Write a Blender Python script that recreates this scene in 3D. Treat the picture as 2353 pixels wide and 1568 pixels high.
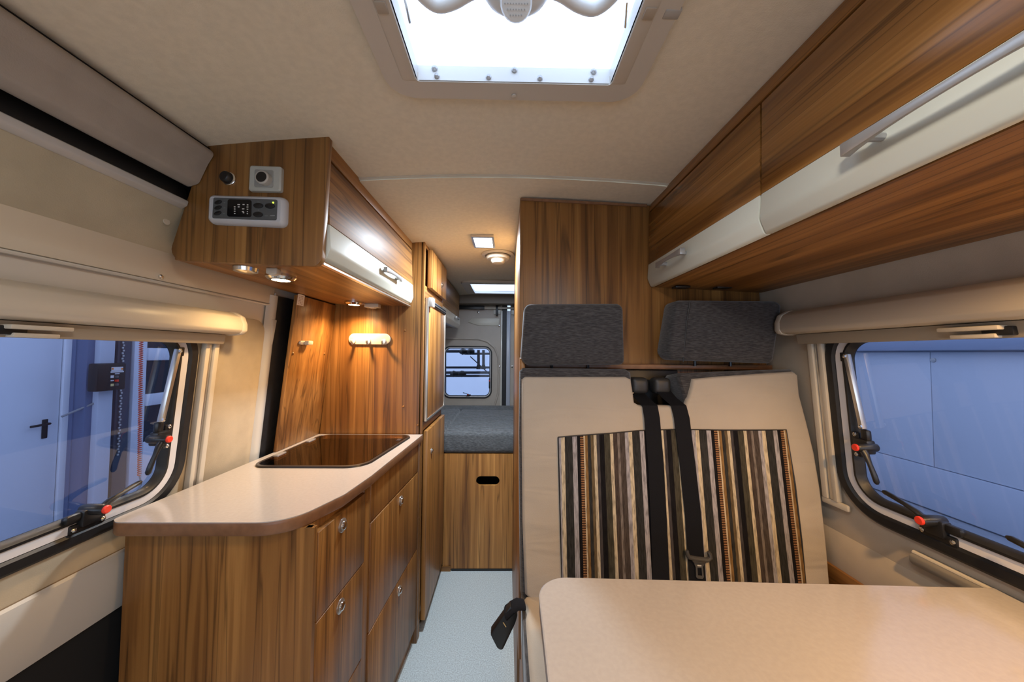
import bpy, bmesh, math, random
from mathutils import Vector, Matrix
random.seed(7)
for o in list(bpy.data.objects): bpy.data.objects.remove(o)
SC = bpy.context.scene
COL = SC.collection

# ------------------------------------------------------------------ camera
F, CX, CY, CH = 784.0, 1176.5, 784.0, 1.34          # focal length in px for a 2353 px wide frame
ROLL = math.radians(.45)
dx, dy = 1165. - CX, 812. - CY                       # vanishing point of the van's long axis
ux = dx*math.cos(ROLL) + dy*math.sin(ROLL); uy = -dx*math.sin(ROLL) + dy*math.cos(ROLL)
PITCH = math.atan(uy/F); YAW = math.atan(-ux/F*math.cos(PITCH))
FW = Vector((math.sin(YAW)*math.cos(PITCH), math.cos(YAW)*math.cos(PITCH), math.sin(PITCH)))
RT0 = Vector((math.cos(YAW), -math.sin(YAW), 0)); UP0 = RT0.cross(FW)
RT = RT0*math.cos(ROLL) + UP0*math.sin(ROLL); UP = UP0*math.cos(ROLL) - RT0*math.sin(ROLL)
CP = Vector((0, 0, CH))
cam = bpy.data.cameras.new('camera'); cam.sensor_fit = 'HORIZONTAL'; cam.sensor_width = 36
cam.lens = 36*F/2353.; cam.clip_start = .02; cam.clip_end = 100
camo = bpy.data.objects.new('camera', cam); COL.objects.link(camo)
m = Matrix((RT, UP, -FW)).transposed().to_4x4(); m.translation = CP
camo.matrix_world = m
SC.camera = camo

def at(px, py, x=None, y=None, z=None, n=None, d=None):
    """photo pixel -> point on a known plane of the van"""
    r = FW + RT*((px-CX)/F) - UP*((py-CY)/F)
    if x is not None: t = x/r.x
    elif y is not None: t = y/r.y
    elif z is not None: t = (z-CH)/r.z
    else:
        n = Vector(n); t = (d - n.dot(CP))/n.dot(r)
    return CP + r*t

# ------------------------------------------------------------------ world, exposure
w = bpy.data.worlds.new('hall_daylight'); SC.world = w; w.use_nodes = True
bg = w.node_tree.nodes['Background']
bg.inputs[0].default_value = (.62, .76, 1.0, 1); bg.inputs[1].default_value = 3.3
SC.view_settings.view_transform = 'Standard'; SC.view_settings.look = 'None'
SC.view_settings.gamma = 1; SC.view_settings.use_curve_mapping = False
SC.view_settings.exposure = 0.0

# ------------------------------------------------------------------ materials
MATS = {}
def nt(name):
    mt = bpy.data.materials.new(name); mt.use_nodes = True
    t = mt.node_tree; return mt, t, t.nodes, t.links, t.nodes['Principled BSDF']
def plain(name, col, rough=.5, metal=0, spec=.5, noise=0, nscale=30, bump=0, bscale=200, coat=0, sheen=0):
    if name in MATS: return MATS[name]
    mt, t, N, L, b = nt(name)
    b.inputs['Base Color'].default_value = (*col, 1); b.inputs['Roughness'].default_value = rough
    b.inputs['Metallic'].default_value = metal; b.inputs['Specular IOR Level'].default_value = spec
    b.inputs['Coat Weight'].default_value = coat; b.inputs['Coat Roughness'].default_value = .15
    b.inputs['Sheen Weight'].default_value = sheen
    if noise or bump: tc = N.new('ShaderNodeTexCoord')
    if noise:
        nz = N.new('ShaderNodeTexNoise'); nz.inputs['Scale'].default_value = nscale; nz.inputs['Detail'].default_value = 4
        L.new(tc.outputs['Object'], nz.inputs['Vector'])
        r = N.new('ShaderNodeValToRGB'); e = r.color_ramp.elements
        e[0].position = .35; e[1].position = .65
        e[0].color = tuple(c*(1-noise) for c in col)+(1,); e[1].color = tuple(min(1, c*(1+noise)) for c in col)+(1,)
        L.new(nz.outputs['Fac'], r.inputs['Fac']); L.new(r.outputs['Color'], b.inputs['Base Color'])
    if bump:
        n2 = N.new('ShaderNodeTexNoise'); n2.inputs['Scale'].default_value = bscale; n2.inputs['Detail'].default_value = 3
        L.new(tc.outputs['Object'], n2.inputs['Vector'])
        bp = N.new('ShaderNodeBump'); bp.inputs['Strength'].default_value = bump; bp.inputs['Distance'].default_value = .002
        L.new(n2.outputs['Fac'], bp.inputs['Height']); L.new(bp.outputs['Normal'], b.inputs['Normal'])
    MATS[name] = mt; return mt

def wrinkle(mt, scale, strength, dist):
    t = mt.node_tree; N, L = t.nodes, t.links; b = N['Principled BSDF']
    tc = N.new('ShaderNodeTexCoord'); mp = N.new('ShaderNodeMapping'); mp.inputs['Scale'].default_value = scale; L.new(tc.outputs['Object'], mp.inputs[0])
    nz = N.new('ShaderNodeTexNoise'); nz.inputs['Scale'].default_value = 1; nz.inputs['Detail'].default_value = 2; nz.inputs['Distortion'].default_value = .8; L.new(mp.outputs[0], nz.inputs[0])
    bp = N.new('ShaderNodeBump'); bp.inputs['Strength'].default_value = strength; bp.inputs['Distance'].default_value = dist
    L.new(nz.outputs['Fac'], bp.inputs['Height'])
    old = b.inputs['Normal'].links
    if old: L.new(old[0].from_socket, bp.inputs['Normal'])
    L.new(bp.outputs['Normal'], b.inputs['Normal'])
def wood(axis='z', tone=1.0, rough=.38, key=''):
    name = 'walnut_laminate_%s_%s%s' % (axis, tone, key)
    if name in MATS: return MATS[name]
    mt, t, N, L, b = nt(name)
    tc = N.new('ShaderNodeTexCoord')
    def mapped(s, sl):
        mp = N.new('ShaderNodeMapping'); sc = [s, s, s]; sc['xyz'.index(axis)] = sl
        mp.inputs['Scale'].default_value = sc; L.new(tc.outputs['Object'], mp.inputs['Vector']); return mp
    broad = N.new('ShaderNodeTexNoise'); broad.inputs['Scale'].default_value = 1; broad.inputs['Detail'].default_value = 3
    broad.inputs['Distortion'].default_value = .6
    L.new(mapped(17, .7).outputs[0], broad.inputs['Vector'])
    fine = N.new('ShaderNodeTexNoise'); fine.inputs['Scale'].default_value = 1; fine.inputs['Detail'].default_value = 5
    fine.inputs['Distortion'].default_value = .35
    L.new(mapped(70, 1.6).outputs[0], fine.inputs['Vector'])
    pore = N.new('ShaderNodeTexNoise'); pore.inputs['Scale'].default_value = 1; pore.inputs['Detail'].default_value = 2
    L.new(mapped(320, 9).outputs[0], pore.inputs['Vector'])
    a1 = N.new('ShaderNodeMath'); a1.operation = 'MULTIPLY_ADD'; a1.inputs[1].default_value = .62
    L.new(broad.outputs['Fac'], a1.inputs[0])
    a2 = N.new('ShaderNodeMath'); a2.operation = 'MULTIPLY'; a2.inputs[1].default_value = .30
    L.new(fine.outputs['Fac'], a2.inputs[0]); L.new(a2.outputs[0], a1.inputs[2])
    a3 = N.new('ShaderNodeMath'); a3.operation = 'MULTIPLY_ADD'; a3.inputs[1].default_value = .08
    L.new(pore.outputs['Fac'], a3.inputs[0]); L.new(a1.outputs[0], a3.inputs[2])
    vein = N.new('ShaderNodeTexNoise'); vein.inputs['Scale'].default_value = 1; vein.inputs['Detail'].default_value = 2; vein.inputs['Distortion'].default_value = .5
    L.new(mapped(26, .55).outputs[0], vein.inputs['Vector'])
    v1 = N.new('ShaderNodeMath'); v1.operation = 'SUBTRACT'; v1.inputs[1].default_value = .52; L.new(vein.outputs['Fac'], v1.inputs[0])
    v2 = N.new('ShaderNodeMath'); v2.operation = 'ABSOLUTE'; L.new(v1.outputs[0], v2.inputs[0])
    v3 = N.new('ShaderNodeMapRange'); v3.inputs[1].default_value = 0; v3.inputs[2].default_value = .026; v3.inputs[3].default_value = .52; v3.inputs[4].default_value = 1
    L.new(v2.outputs[0], v3.inputs[0])
    vm = N.new('ShaderNodeMix'); vm.data_type = 'RGBA'; vm.blend_type = 'MULTIPLY'; vm.inputs[0].default_value = 1
    r = N.new('ShaderNodeValToRGB'); cr = r.color_ramp; cr.interpolation = 'EASE'
    stops = [(.33, (.085, .032, .008)), (.42, (.180, .076, .019)), (.53, (.275, .124, .032)), (.65, (.395, .192, .054))]
    while len(cr.elements) < len(stops): cr.elements.new(.5)
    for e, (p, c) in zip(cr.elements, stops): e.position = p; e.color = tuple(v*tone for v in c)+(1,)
    L.new(a3.outputs[0], r.inputs['Fac']); L.new(r.outputs['Color'], vm.inputs[6]); L.new(v3.outputs[0], vm.inputs[7]); L.new(vm.outputs[2], b.inputs['Base Color'])
    b.inputs['Roughness'].default_value = rough; b.inputs['Specular IOR Level'].default_value = .45
    bp = N.new('ShaderNodeBump'); bp.inputs['Strength'].default_value = .06; bp.inputs['Distance'].default_value = .001
    L.new(pore.outputs['Fac'], bp.inputs['Height']); L.new(bp.outputs['Normal'], b.inputs['Normal'])
    MATS[name] = mt; return mt

def emit(name, col, s):
    if name in MATS: return MATS[name]
    mt, t, N, L, b = nt(name)
    b.inputs['Base Color'].default_value = (*col, 1)
    b.inputs['Emission Color'].default_value = (*col, 1); b.inputs['Emission Strength'].default_value = s
    MATS[name] = mt; return mt

def glass(name, tint, rough=.02, refl=1.0, ior=1.49):
    if name in MATS: return MATS[name]
    mt, t, N, L, b = nt(name)
    tr = N.new('ShaderNodeBsdfTransparent'); tr.inputs[0].default_value = (*tint, 1)
    gl = N.new('ShaderNodeBsdfGlossy'); gl.inputs['Color'].default_value = (refl, refl, refl, 1); gl.inputs['Roughness'].default_value = rough
    fr = N.new('ShaderNodeFresnel'); fr.inputs['IOR'].default_value = ior
    mx = N.new('ShaderNodeMixShader')
    L.new(fr.outputs[0], mx.inputs[0]); L.new(tr.outputs[0], mx.inputs[1]); L.new(gl.outputs[0], mx.inputs[2])
    L.new(mx.outputs[0], N['Material Output'].inputs['Surface'])
    MATS[name] = mt; return mt

def milky():
    if 'milky' in MATS: return MATS['milky']
    mt, t, N, L, b = nt('milky_acrylic')
    tr = N.new('ShaderNodeBsdfTransparent'); tl = N.new('ShaderNodeBsdfTranslucent'); tl.inputs[0].default_value = (.95, .97, 1, 1)
    mx = N.new('ShaderNodeMixShader'); mx.inputs[0].default_value = .6
    L.new(tr.outputs[0], mx.inputs[1]); L.new(tl.outputs[0], mx.inputs[2]); L.new(mx.outputs[0], N['Material Output'].inputs['Surface'])
    MATS['milky'] = mt; return mt
def striped():
    mt, t, N, L, b = nt('striped_upholstery')
    tc = N.new('ShaderNodeTexCoord'); geo = N.new('ShaderNodeNewGeometry')
    sep = N.new('ShaderNodeSeparateXYZ'); L.new(geo.outputs['Position'], sep.inputs[0])
    P = .201
    ma = N.new('ShaderNodeMath'); ma.operation = 'MULTIPLY_ADD'; ma.inputs[1].default_value = 1/P; ma.inputs[2].default_value = -.2185/P + 3
    L.new(sep.outputs['X'], ma.inputs[0])
    fr = N.new('ShaderNodeMath'); fr.operation = 'FRACT'; L.new(ma.outputs[0], fr.inputs[0])
    ramp = N.new('ShaderNodeValToRGB'); cr = ramp.color_ramp; cr.interpolation = 'CONSTANT'
    cream = (.50, .42, .29); grey = (.33, .31, .32); blk = (.008, .007, .008); char = (.030, .029, .027)
    st = [(0, (.30, .15, .065)), (16, cream), (22, (.22, .125, .045)), (34, char), (49, (.12, .085, .045)), (62, cream), (76, (.055, .048, .048)),
          (89, blk), (112, (.055, .049, .034)), (139, cream), (154, (.06, .044, .036)), (174, (.18, .15, .13)), (184, (.065, .05, .042)),
          (209, grey), (226, cream), (244, char), (279, grey), (300, blk)]
    while len(cr.elements) < len(st): cr.elements.new(.99)
    for e, (p, c) in zip(cr.elements, st): e.position = p/316.; e.color = (*c, 1)
    L.new(fr.outputs[0], ramp.inputs[0])
    # flecked yarn
    mp = N.new('ShaderNodeMapping'); mp.inputs['Scale'].default_value = (240, 240, 22); L.new(tc.outputs['Object'], mp.inputs[0])
    nz = N.new('ShaderNodeTexNoise'); nz.inputs['Scale'].default_value = 1; nz.inputs['Detail'].default_value = 4; L.new(mp.outputs[0], nz.inputs[0])
    rr = N.new('ShaderNodeMapRange'); rr.inputs[1].default_value = .32; rr.inputs[2].default_value = .58; rr.inputs[3].default_value = .55; rr.inputs[4].default_value = 1.1
    L.new(nz.outputs['Fac'], rr.inputs[0])
    mu = N.new('ShaderNodeMix'); mu.data_type = 'RGBA'; mu.blend_type = 'MULTIPLY'; mu.inputs[0].default_value = 1
    L.new(ramp.outputs[0], mu.inputs[6]); L.new(rr.outputs[0], mu.inputs[7])
    # ribs of the orange braid
    wv = N.new('ShaderNodeMath'); wv.operation = 'MULTIPLY'; wv.inputs[1].default_value = 155; L.new(sep.outputs['Z'], wv.inputs[0])
    wf = N.new('ShaderNodeMath'); wf.operation = 'FRACT'; L.new(wv.outputs[0], wf.inputs[0])
    wg = N.new('ShaderNodeMath'); wg.operation = 'GREATER_THAN'; wg.inputs[1].default_value = .5; L.new(wf.outputs[0], wg.inputs[0])
    lt = N.new('ShaderNodeMath'); lt.operation = 'LESS_THAN'; lt.inputs[1].default_value = 16/316.; L.new(fr.outputs[0], lt.inputs[0])
    an = N.new('ShaderNodeMath'); an.operation = 'MULTIPLY'; L.new(wg.outputs[0], an.inputs[0]); L.new(lt.outputs[0], an.inputs[1])
    m2 = N.new('ShaderNodeMix'); m2.data_type = 'RGBA'; L.new(an.outputs[0], m2.inputs[0]); L.new(mu.outputs[2], m2.inputs[6]); m2.inputs[7].default_value = (.045, .022, .014, 1)
    L.new(m2.outputs[2], b.inputs['Base Color']); b.inputs['Roughness'].default_value = .9; b.inputs['Specular IOR Level'].default_value = .15
    bp = N.new('ShaderNodeBump'); bp.inputs['Strength'].default_value = .3; bp.inputs['Distance'].default_value = .001
    L.new(nz.outputs['Fac'], bp.inputs['Height']); L.new(bp.outputs['Normal'], b.inputs['Normal'])
    return mt

CREAM = plain('cream_fabric_lining', (.46, .38, .265), .85, noise=.06, nscale=14, bump=.15, bscale=500, spec=.2)
CEIL = plain('beige_felt_ceiling', (.68, .605, .47), .9, noise=.035, nscale=70, bump=.2, bscale=420, spec=.15)
PLASTIC = plain('cream_plastic', (.56, .50, .40), .35)
HATCHP = plain('off_white_hatch_plastic', (.52, .47, .40), .45)
PAINT = plain('white_painted_metal', (.60, .57, .50), .25, coat=.3)
WALLR = plain('grey_beige_lining', (.50, .42, .32), .85, noise=.05, nscale=16, bump=.15, bscale=500, spec=.2)
BLACK = plain('black_rubber', (.010, .010, .011), .5, noise=.2, nscale=60)
BLACKP = plain('black_plastic', (.009, .009, .010), .38)
SEALST = plain('white_window_strip', (.68, .66, .66), .3)
ALU = plain('brushed_aluminium', (.62, .60, .56), .32, metal=.9)
CHROME = plain('chrome', (.75, .74, .72), .12, metal=1)
STRIP = plain('pearl_white_door_strip', (.62, .64, .56), .40)
GREYH = plain('satin_grey_handle', (.42, .42, .42), .35, metal=.6)
RED = plain('red_button', (.75, .045, .02), .35)
LAMI = plain('beige_speckled_laminate', (.415, .38, .35), .16, noise=.03, nscale=120, coat=.3)
EDGE = plain('brown_edging', (.22, .105, .05), .38, noise=.12, nscale=45)
BEIGE = plain('beige_upholstery', (.43, .37, .295), .9, noise=.04, nscale=6, bump=.2, bscale=350, spec=.15, sheen=.2)
def tweed(name, col):
    if name in MATS: return MATS[name]
    mt, t, N, L, b = nt(name)
    tc = N.new('ShaderNodeTexCoord'); mp = N.new('ShaderNodeMapping'); mp.inputs['Scale'].default_value = (60, 60, 420); L.new(tc.outputs['Object'], mp.inputs[0])
    nz = N.new('ShaderNodeTexNoise'); nz.inputs['Scale'].default_value = 1; nz.inputs['Detail'].default_value = 5; L.new(mp.outputs[0], nz.inputs[0])
    r = N.new('ShaderNodeValToRGB'); r.color_ramp.elements[0].position = .36; r.color_ramp.elements[1].position = .68
    r.color_ramp.elements[0].color = tuple(c*.62 for c in col)+(1,); r.color_ramp.elements[1].color = tuple(c*1.45 for c in col)+(1,)
    L.new(nz.outputs['Fac'], r.inputs[0]); L.new(r.outputs[0], b.inputs['Base Color']); b.inputs['Roughness'].default_value = .95
    b.inputs['Specular IOR Level'].default_value = .1; b.inputs['Sheen Weight'].default_value = .25
    bp = N.new('ShaderNodeBump'); bp.inputs['Strength'].default_value = .35; bp.inputs['Distance'].default_value = .0015
    L.new(nz.outputs['Fac'], bp.inputs['Height']); L.new(bp.outputs['Normal'], b.inputs['Normal'])
    MATS[name] = mt; return mt
GREYF = tweed('charcoal_tweed', (.056, .053, .053))
MATT = tweed('slate_mattress_tweed', (.105, .112, .118))
STRIPES = striped()
wrinkle(BEIGE, (3, 3, 13), .5, .02); wrinkle(MATT, (6, 16, 6), .6, .03)
FLOORM = plain('pale_speckled_vinyl', (.56, .63, .64), .3, noise=.20, nscale=200)
HALLW = plain('hall_white_panel', (.62, .66, .72), .45)
HALLD = plain('hall_blue_grey', (.13, .16, .27), .5)
HALLF = plain('hall_floor_concrete', (.34, .36, .40), .5, noise=.1, nscale=3)
WGLASS = glass('tinted_acrylic_pane', (.285, .305, .395), .03, 1.0, 1.28)
SMOKE = glass('smoked_brown_glass', (.62, .40, .25), .02, 1.0, 1.9)
DARKGL = plain('dark_glazing', (.015, .018, .03), .08)
STEEL = plain('stainless_steel', (.52, .49, .45), .22, metal=1)
W_Z, W_Y, W_X = wood('z'), wood('y'), wood('x')

# ------------------------------------------------------------------ mesh helpers
class MB:
    def __init__(s): s.v = []; s.f = []
    def add(s, vs, fs):
        o = len(s.v); s.v += [tuple(v) for v in vs]; s.f += [tuple(i+o for i in f) for f in fs]; return s
    def hexa(s, p):
        return s.add(p, [(0,3,2,1),(4,5,6,7),(0,1,5,4),(1,2,6,5),(2,3,7,6),(3,0,4,7)])
    def box(s, x0, x1, y0, y1, z0, z1):
        return s.hexa([(x0,y0,z0),(x1,y0,z0),(x1,y1,z0),(x0,y1,z0),(x0,y0,z1),(x1,y0,z1),(x1,y1,z1),(x0,y1,z1)])
    def loft(s, loops, cap0=True, cap1=True, closed=True):
        n = len(loops[0]); vs = [p for l in loops for p in l]; fs = []
        for k in range(len(loops)-1):
            for i in range(n if closed else n-1):
                j = (i+1) % n; fs.append((k*n+i, k*n+j, (k+1)*n+j, (k+1)*n+i))
        if cap0: fs.append(tuple(range(n-1, -1, -1)))
        if cap1: fs.append(tuple(range((len(loops)-1)*n, len(loops)*n)))
        return s.add(vs, fs)
    def prism(s, pts, axis, a, b):
        def P(p, w): return {'x': (w, p[0], p[1]), 'y': (p[0], w, p[1]), 'z': (p[0], p[1], w)}[axis]
        return s.loft([[P(p, a) for p in pts], [P(p, b) for p in pts]])
    def tube(s, path, r, n=8, cap=True, squash=None):
        path = [Vector(p) for p in path]; loops = []; prev = None
        for i, p in enumerate(path):
            d = (path[min(i+1, len(path)-1)] - path[max(i-1, 0)]).normalized()
            if prev is None:
                a = Vector((0,0,1)) if abs(d.z) < .9 else Vector((1,0,0))
                u = d.cross(a).normalized()
            else: u = (prev - d*prev.dot(d)).normalized()
            prev = u; v = d.cross(u); rr = r[i] if isinstance(r, (list, tuple)) else r
            q = squash or (1, 1)
            loops.append([p + u*(rr*q[0]*math.cos(2*math.pi*k/n)) + v*(rr*q[1]*math.sin(2*math.pi*k/n)) for k in range(n)])
        return s.loft(loops, cap, cap)
    def lathe(s, prof, c, axis, n=20):
        c = Vector(c); w = Vector(axis).normalized()
        u = w.orthogonal().normalized(); v = w.cross(u)
        loops = [[c + w*h + (u*math.cos(2*math.pi*k/n) + v*math.sin(2*math.pi*k/n))*max(r, 1e-5) for k in range(n)] for r, h in prof]
        return s.loft(loops)
    def build(s, name, mat, parent=None, bevel=0, seg=2, smooth=True, ang=35, kind=None, label=None):
        base = root_loc(parent)
        bm = bmesh.new()
        vs = [bm.verts.new(Vector(v) - base) for v in s.v]
        for f in s.f:
            try: bm.faces.new([vs[i] for i in f])
            except ValueError: pass
        bmesh.ops.recalc_face_normals(bm, faces=bm.faces)
        if bevel:
            bmesh.ops.dissolve_limit(bm, angle_limit=.001, verts=bm.verts, edges=bm.edges)
            es = [e for e in bm.edges if len(e.link_faces) == 2 and e.calc_face_angle(0) > .5]
            bmesh.ops.bevel(bm, geom=es, offset=bevel, segments=seg, profile=.5, affect='EDGES', clamp_overlap=True)
        return finish(bm, name, mat, parent, smooth, ang, kind, label)
def finish(bm, name, mat, parent, smooth=True, ang=35, kind=None, label=None):
    me = bpy.data.meshes.new(name); bm.to_mesh(me); bm.free(); me.materials.append(mat)
    if smooth:
        me.shade_smooth(); me.set_sharp_from_angle(angle=math.radians(ang))
    o = bpy.data.objects.new(name, me); COL.objects.link(o)
    if parent: o.parent = parent
    if kind: o['kind'] = kind
    if label: o['label'] = label
    return o
def root_loc(p):
    if p is None: return Vector((0,0,0))
    v = Vector(p.location)
    while p.parent: p = p.parent; v += Vector(p.location)
    return v
def tag(o, label, cat, group=None, kind=None):
    o['label'] = label; o['category'] = cat
    if group: o['group'] = group
    if kind: o['kind'] = kind
    return o
def thing(name, loc, label, cat, group=None, kind=None):
    o = bpy.data.objects.new(name, None); COL.objects.link(o); o.location = loc; o.empty_display_size = .05
    return tag(o, label, cat, group, kind)
def curve(pts, n=6):
    P = [Vector(p) for p in pts]; P = [P[0]*2-P[1]] + P + [P[-1]*2-P[-2]]; out = []
    for i in range(1, len(P)-2):
        for k in range(n):
            t = k/n; a, b, c, d = P[i-1:i+3]
            out.append(.5*((2*b) + (c-a)*t + (2*a-5*b+4*c-d)*t*t + (3*b-a-3*c+d)*t**3))
    return out + [P[-2]]
def rrect(u0, u1, v0, v1, r, n=8):
    r = min(r, (u1-u0)/2-1e-4, (v1-v0)/2-1e-4); pts = []
    for cx, cy, a in ((u1-r, v1-r, 0), (u0+r, v1-r, 90), (u0+r, v0+r, 180), (u1-r, v0+r, 270)):
        for k in range(n+1):
            t = math.radians(a + 90*k/n); pts.append((cx + r*math.cos(t), cy + r*math.sin(t)))
    return pts
def rounded(poly, radii, n=6):
    """polygon with each corner rounded by its radius"""
    out = []; N = len(poly)
    for i, p in enumerate(poly):
        r = radii[i] if isinstance(radii, (list, tuple)) else radii
        p = Vector(p); a = Vector(poly[i-1]) - p; b = Vector(poly[(i+1) % N]) - p
        la, lb = a.length, b.length; a.normalize(); b.normalize()
        ang = math.acos(max(-1, min(1, a.dot(b))))
        if r <= 0 or ang > 3.1: out.append(tuple(p)); continue
        t = min(r/math.tan(ang/2), la*.49, lb*.49); rr = t*math.tan(ang/2)
        c = p + (a+b).normalized()*(rr/math.sin(ang/2)); s = p + a*t - c; e = p + b*t - c
        a0 = math.atan2(s.y, s.x); a1 = math.atan2(e.y, e.x); da = (a1-a0+math.pi) % (2*math.pi) - math.pi
        for k in range(n+1): out.append((c.x + rr*math.cos(a0+da*k/n), c.y + rr*math.sin(a0+da*k/n)))
    return out
def inset(poly, d):
    """move every edge of a counter-clockwise or clockwise polygon inward by d"""
    n = len(poly); A = sum(poly[i-1][0]*poly[i][1]-poly[i][0]*poly[i-1][1] for i in range(n)); sg = 1 if A > 0 else -1
    out = []
    for i in range(n):
        p0, p1, p2 = Vector(poly[i-1]), Vector(poly[i]), Vector(poly[(i+1) % n])
        e1 = (p1-p0).normalized(); e2 = (p2-p1).normalized()
        n1 = Vector((-e1.y, e1.x))*sg; n2 = Vector((-e2.y, e2.x))*sg
        b = n1+n2; b = b/max(b.length_squared, 1e-6)*2
        out.append(tuple(p1 + b*d))
    return out
def holed(name, mat, outer, holes, fn, thick, parent=None, label=None):
    """flat plate with holes; fn(u, v, w) maps to the world"""
    base = root_loc(parent); bm = bmesh.new(); es = []
    for lp in [outer]+holes:
        vs = [bm.verts.new((p[0], p[1], 0)) for p in lp]
        es += [bm.edges.new((vs[i], vs[(i+1) % len(vs)])) for i in range(len(vs))]
    bmesh.ops.triangle_fill(bm, edges=es, use_beauty=True, normal=(0, 0, 1))
    r = bmesh.ops.extrude_face_region(bm, geom=bm.faces[:])
    top = [g for g in r['geom'] if isinstance(g, bmesh.types.BMVert)]
    for v in top: v.co.z = thick
    for v in bm.verts: v.co = Vector(fn(v.co.x, v.co.y, v.co.z)) - base
    bmesh.ops.recalc_face_normals(bm, faces=bm.faces)
    return finish(bm, name, mat, parent, True, 30, None, label)
def slab(name, mat, pts, fn, w0, w1, parent=None, bevel=0, seg=2, label=None):
    b = MB(); b.loft([[fn(*p, w0) for p in pts], [fn(*p, w1) for p in pts]])
    return b.build(name, mat, parent, bevel, seg, label=label)

wl = lambda z: -.94 + .085*(z-.9)          # plane of the sliding door side
wr = lambda z: .95 - .08*(z-.9)            # plane of the window wall opposite
FL = lambda y, z, w: (wl(z)-w, y, z)       # w > 0 points outdoors
FR = lambda y, z, w: (wr(z)+w, y, z)
YB = 3.30
FB = lambda x, z, w: (x, YB+w, z)
NL, DL = (1, 0, -.085), -.94-.0765
NR, DR = (1, 0, .08), .95+.072
aL = lambda px, py, off=0: at(px, py, n=NL, d=DL+off)
aR = lambda px, py, off=0: at(px, py, n=NR, d=DR+off)
czf = lambda x, y=0: (1.900 if y < 1.055 else 1.892) - .08*x*x
Y0 = -1.2

# ================================================================== STRUCTURE
fl = MB().box(-.95, .97, Y0, 3.32, -.03, 0).build('floor', FLOORM); tag(fl, 'pale blue-grey speckled vinyl floor of the van', 'floor', kind='structure')

HA = (-.185, .205, .24, .668)      # front hatch opening x0 x1 y0 y1
HB = (-.29, .31, 2.62, 3.02)
def ceil_panel(name, ya, yb, hole, label):
    xs = sorted(set([-.80, -.72, -.6, -.45, -.3, -.15, 0, .15, .3, .45, .6, .75, .88] + [hole[0], hole[1]]))
    xs = [x for x in xs if not (x not in hole and min(abs(x-hole[0]), abs(x-hole[1])) < .03)]
    ys = sorted([ya, yb, hole[2], hole[3]])
    b = MB(); m_ = len(ys); fs = []
    for i in range(len(xs)-1):
        for j in range(3):
            if xs[i] >= hole[0]-1e-6 and xs[i+1] <= hole[1]+1e-6 and j == 1: continue
            fs.append((i*m_+j, i*m_+j+1, (i+1)*m_+j+1, (i+1)*m_+j))
    b.add([(x, y, czf(x, ya+.01)) for x in xs for y in ys], fs)
    bm_o = b.build(name, CEIL, smooth=True)
    return tag(bm_o, label, 'ceiling', kind='structure')
ceil_panel('ceiling', Y0, 1.055, HA, 'beige felt ceiling panel around the large roof hatch')
ceil_panel('ceiling', 1.055, 3.32, HB, 'beige felt ceiling panel over the aisle and the bed')
b = MB(); xs = [-.5+.05*i for i in range(22)]
b.loft([[(x, 1.050+.004*k[0], czf(x, 0)+k[1]) for x in xs] for k in ((0, .001), (0, -.004), (2.5, -.006), (2.5, .001))], False, False, closed=False)
tag(b.build('trim_1', PLASTIC), 'thin cream joint strip across the ceiling', 'trim', kind='structure')

# ---- left side: the sliding door with its linings
W1 = (.22, 1.005, .915, 1.432, .115)      # y0 y1 z0 z1 r : outer edge of rubber
door = thing('door_1', (-.94, .5, 0), 'cream-lined sliding side door with a large window', 'door', kind='structure')
outer = [(Y0, .60), (1.46, .60), (1.46, 1.60), (Y0, 1.60)]
holed('door_skin', PAINT, outer, [rrect(W1[0]+.012, W1[1]-.012, W1[2]+.012, W1[3]-.012, W1[4]-.01)], lambda u, v, w_: FL(u, v, .004+w_), .03, door)
# inner lining around the window
holed('window_lining', CREAM, [(Y0, .852), (1.06, .852), (1.06, 1.452), (Y0, 1.452)], [rrect(W1[0]+.012, W1[1]-.012, W1[2]+.012, W1[3]-.012, W1[4]-.01)], lambda u, v, w_: FL(u, v, -w_), .004, door)
slab('side_lining', CREAM, rrect(1.062, 1.268, .70, 1.452, .05), FL, 0.003, -.005, door, .003)
# lip panel over the window
slab('lip_panel', plain('pale_cream_lip', (.60, .53, .41), .5), rounded([(Y0, 1.517), (1.292, 1.517), (1.292, 1.60), (Y0, 1.60)], [0, .028, .028, 0]), FL, .003, -.006, door, .003)
b = MB(); b.tube([FL(Y0, 1.512, -.004), FL(1.26, 1.512, -.004), FL(1.285, 1.518, -.004), FL(1.297, 1.535, -.004), FL(1.299, 1.56, -.004)], .0045, 8); b.build('lip_bead', PAINT, door)
b = MB().lathe([(.0055, 0), (.0055, .004), (.003, .006)], aL(368, 636, .006), (1, 0, 0), 12); b.build('screw', CHROME, door)
# pillar pressing and door seal
b = MB(); zs = [.6 + .05*i for i in range(20)]
prof = [(1.262, 0), (1.275, -.010), (1.295, -.013), (1.315, -.008), (1.325, .0)]
b.loft([[FL(y, z, w_-.0005) for y, w_ in prof] for z in zs], False, False, closed=False); b.build('pillar_bead', PAINT, door)
b = MB(); prof = [(1.330-.03, .004), (1.335-.03, -.010), (1.35, -.018), (1.40, -.018), (1.45, -.012), (1.455, .004)]
b.loft([[FL(y+(.93-z)*0, z, w_) for y, w_ in prof] for z in zs], False, False, closed=False); b.build('door_seal', BLACK, door)
slab('pillar_dimple', PAINT, rounded([(1.285, 1.46), (1.30, 1.33), (1.312, 1.46)], .004), FL, .002, -.014, door, .002)
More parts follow.
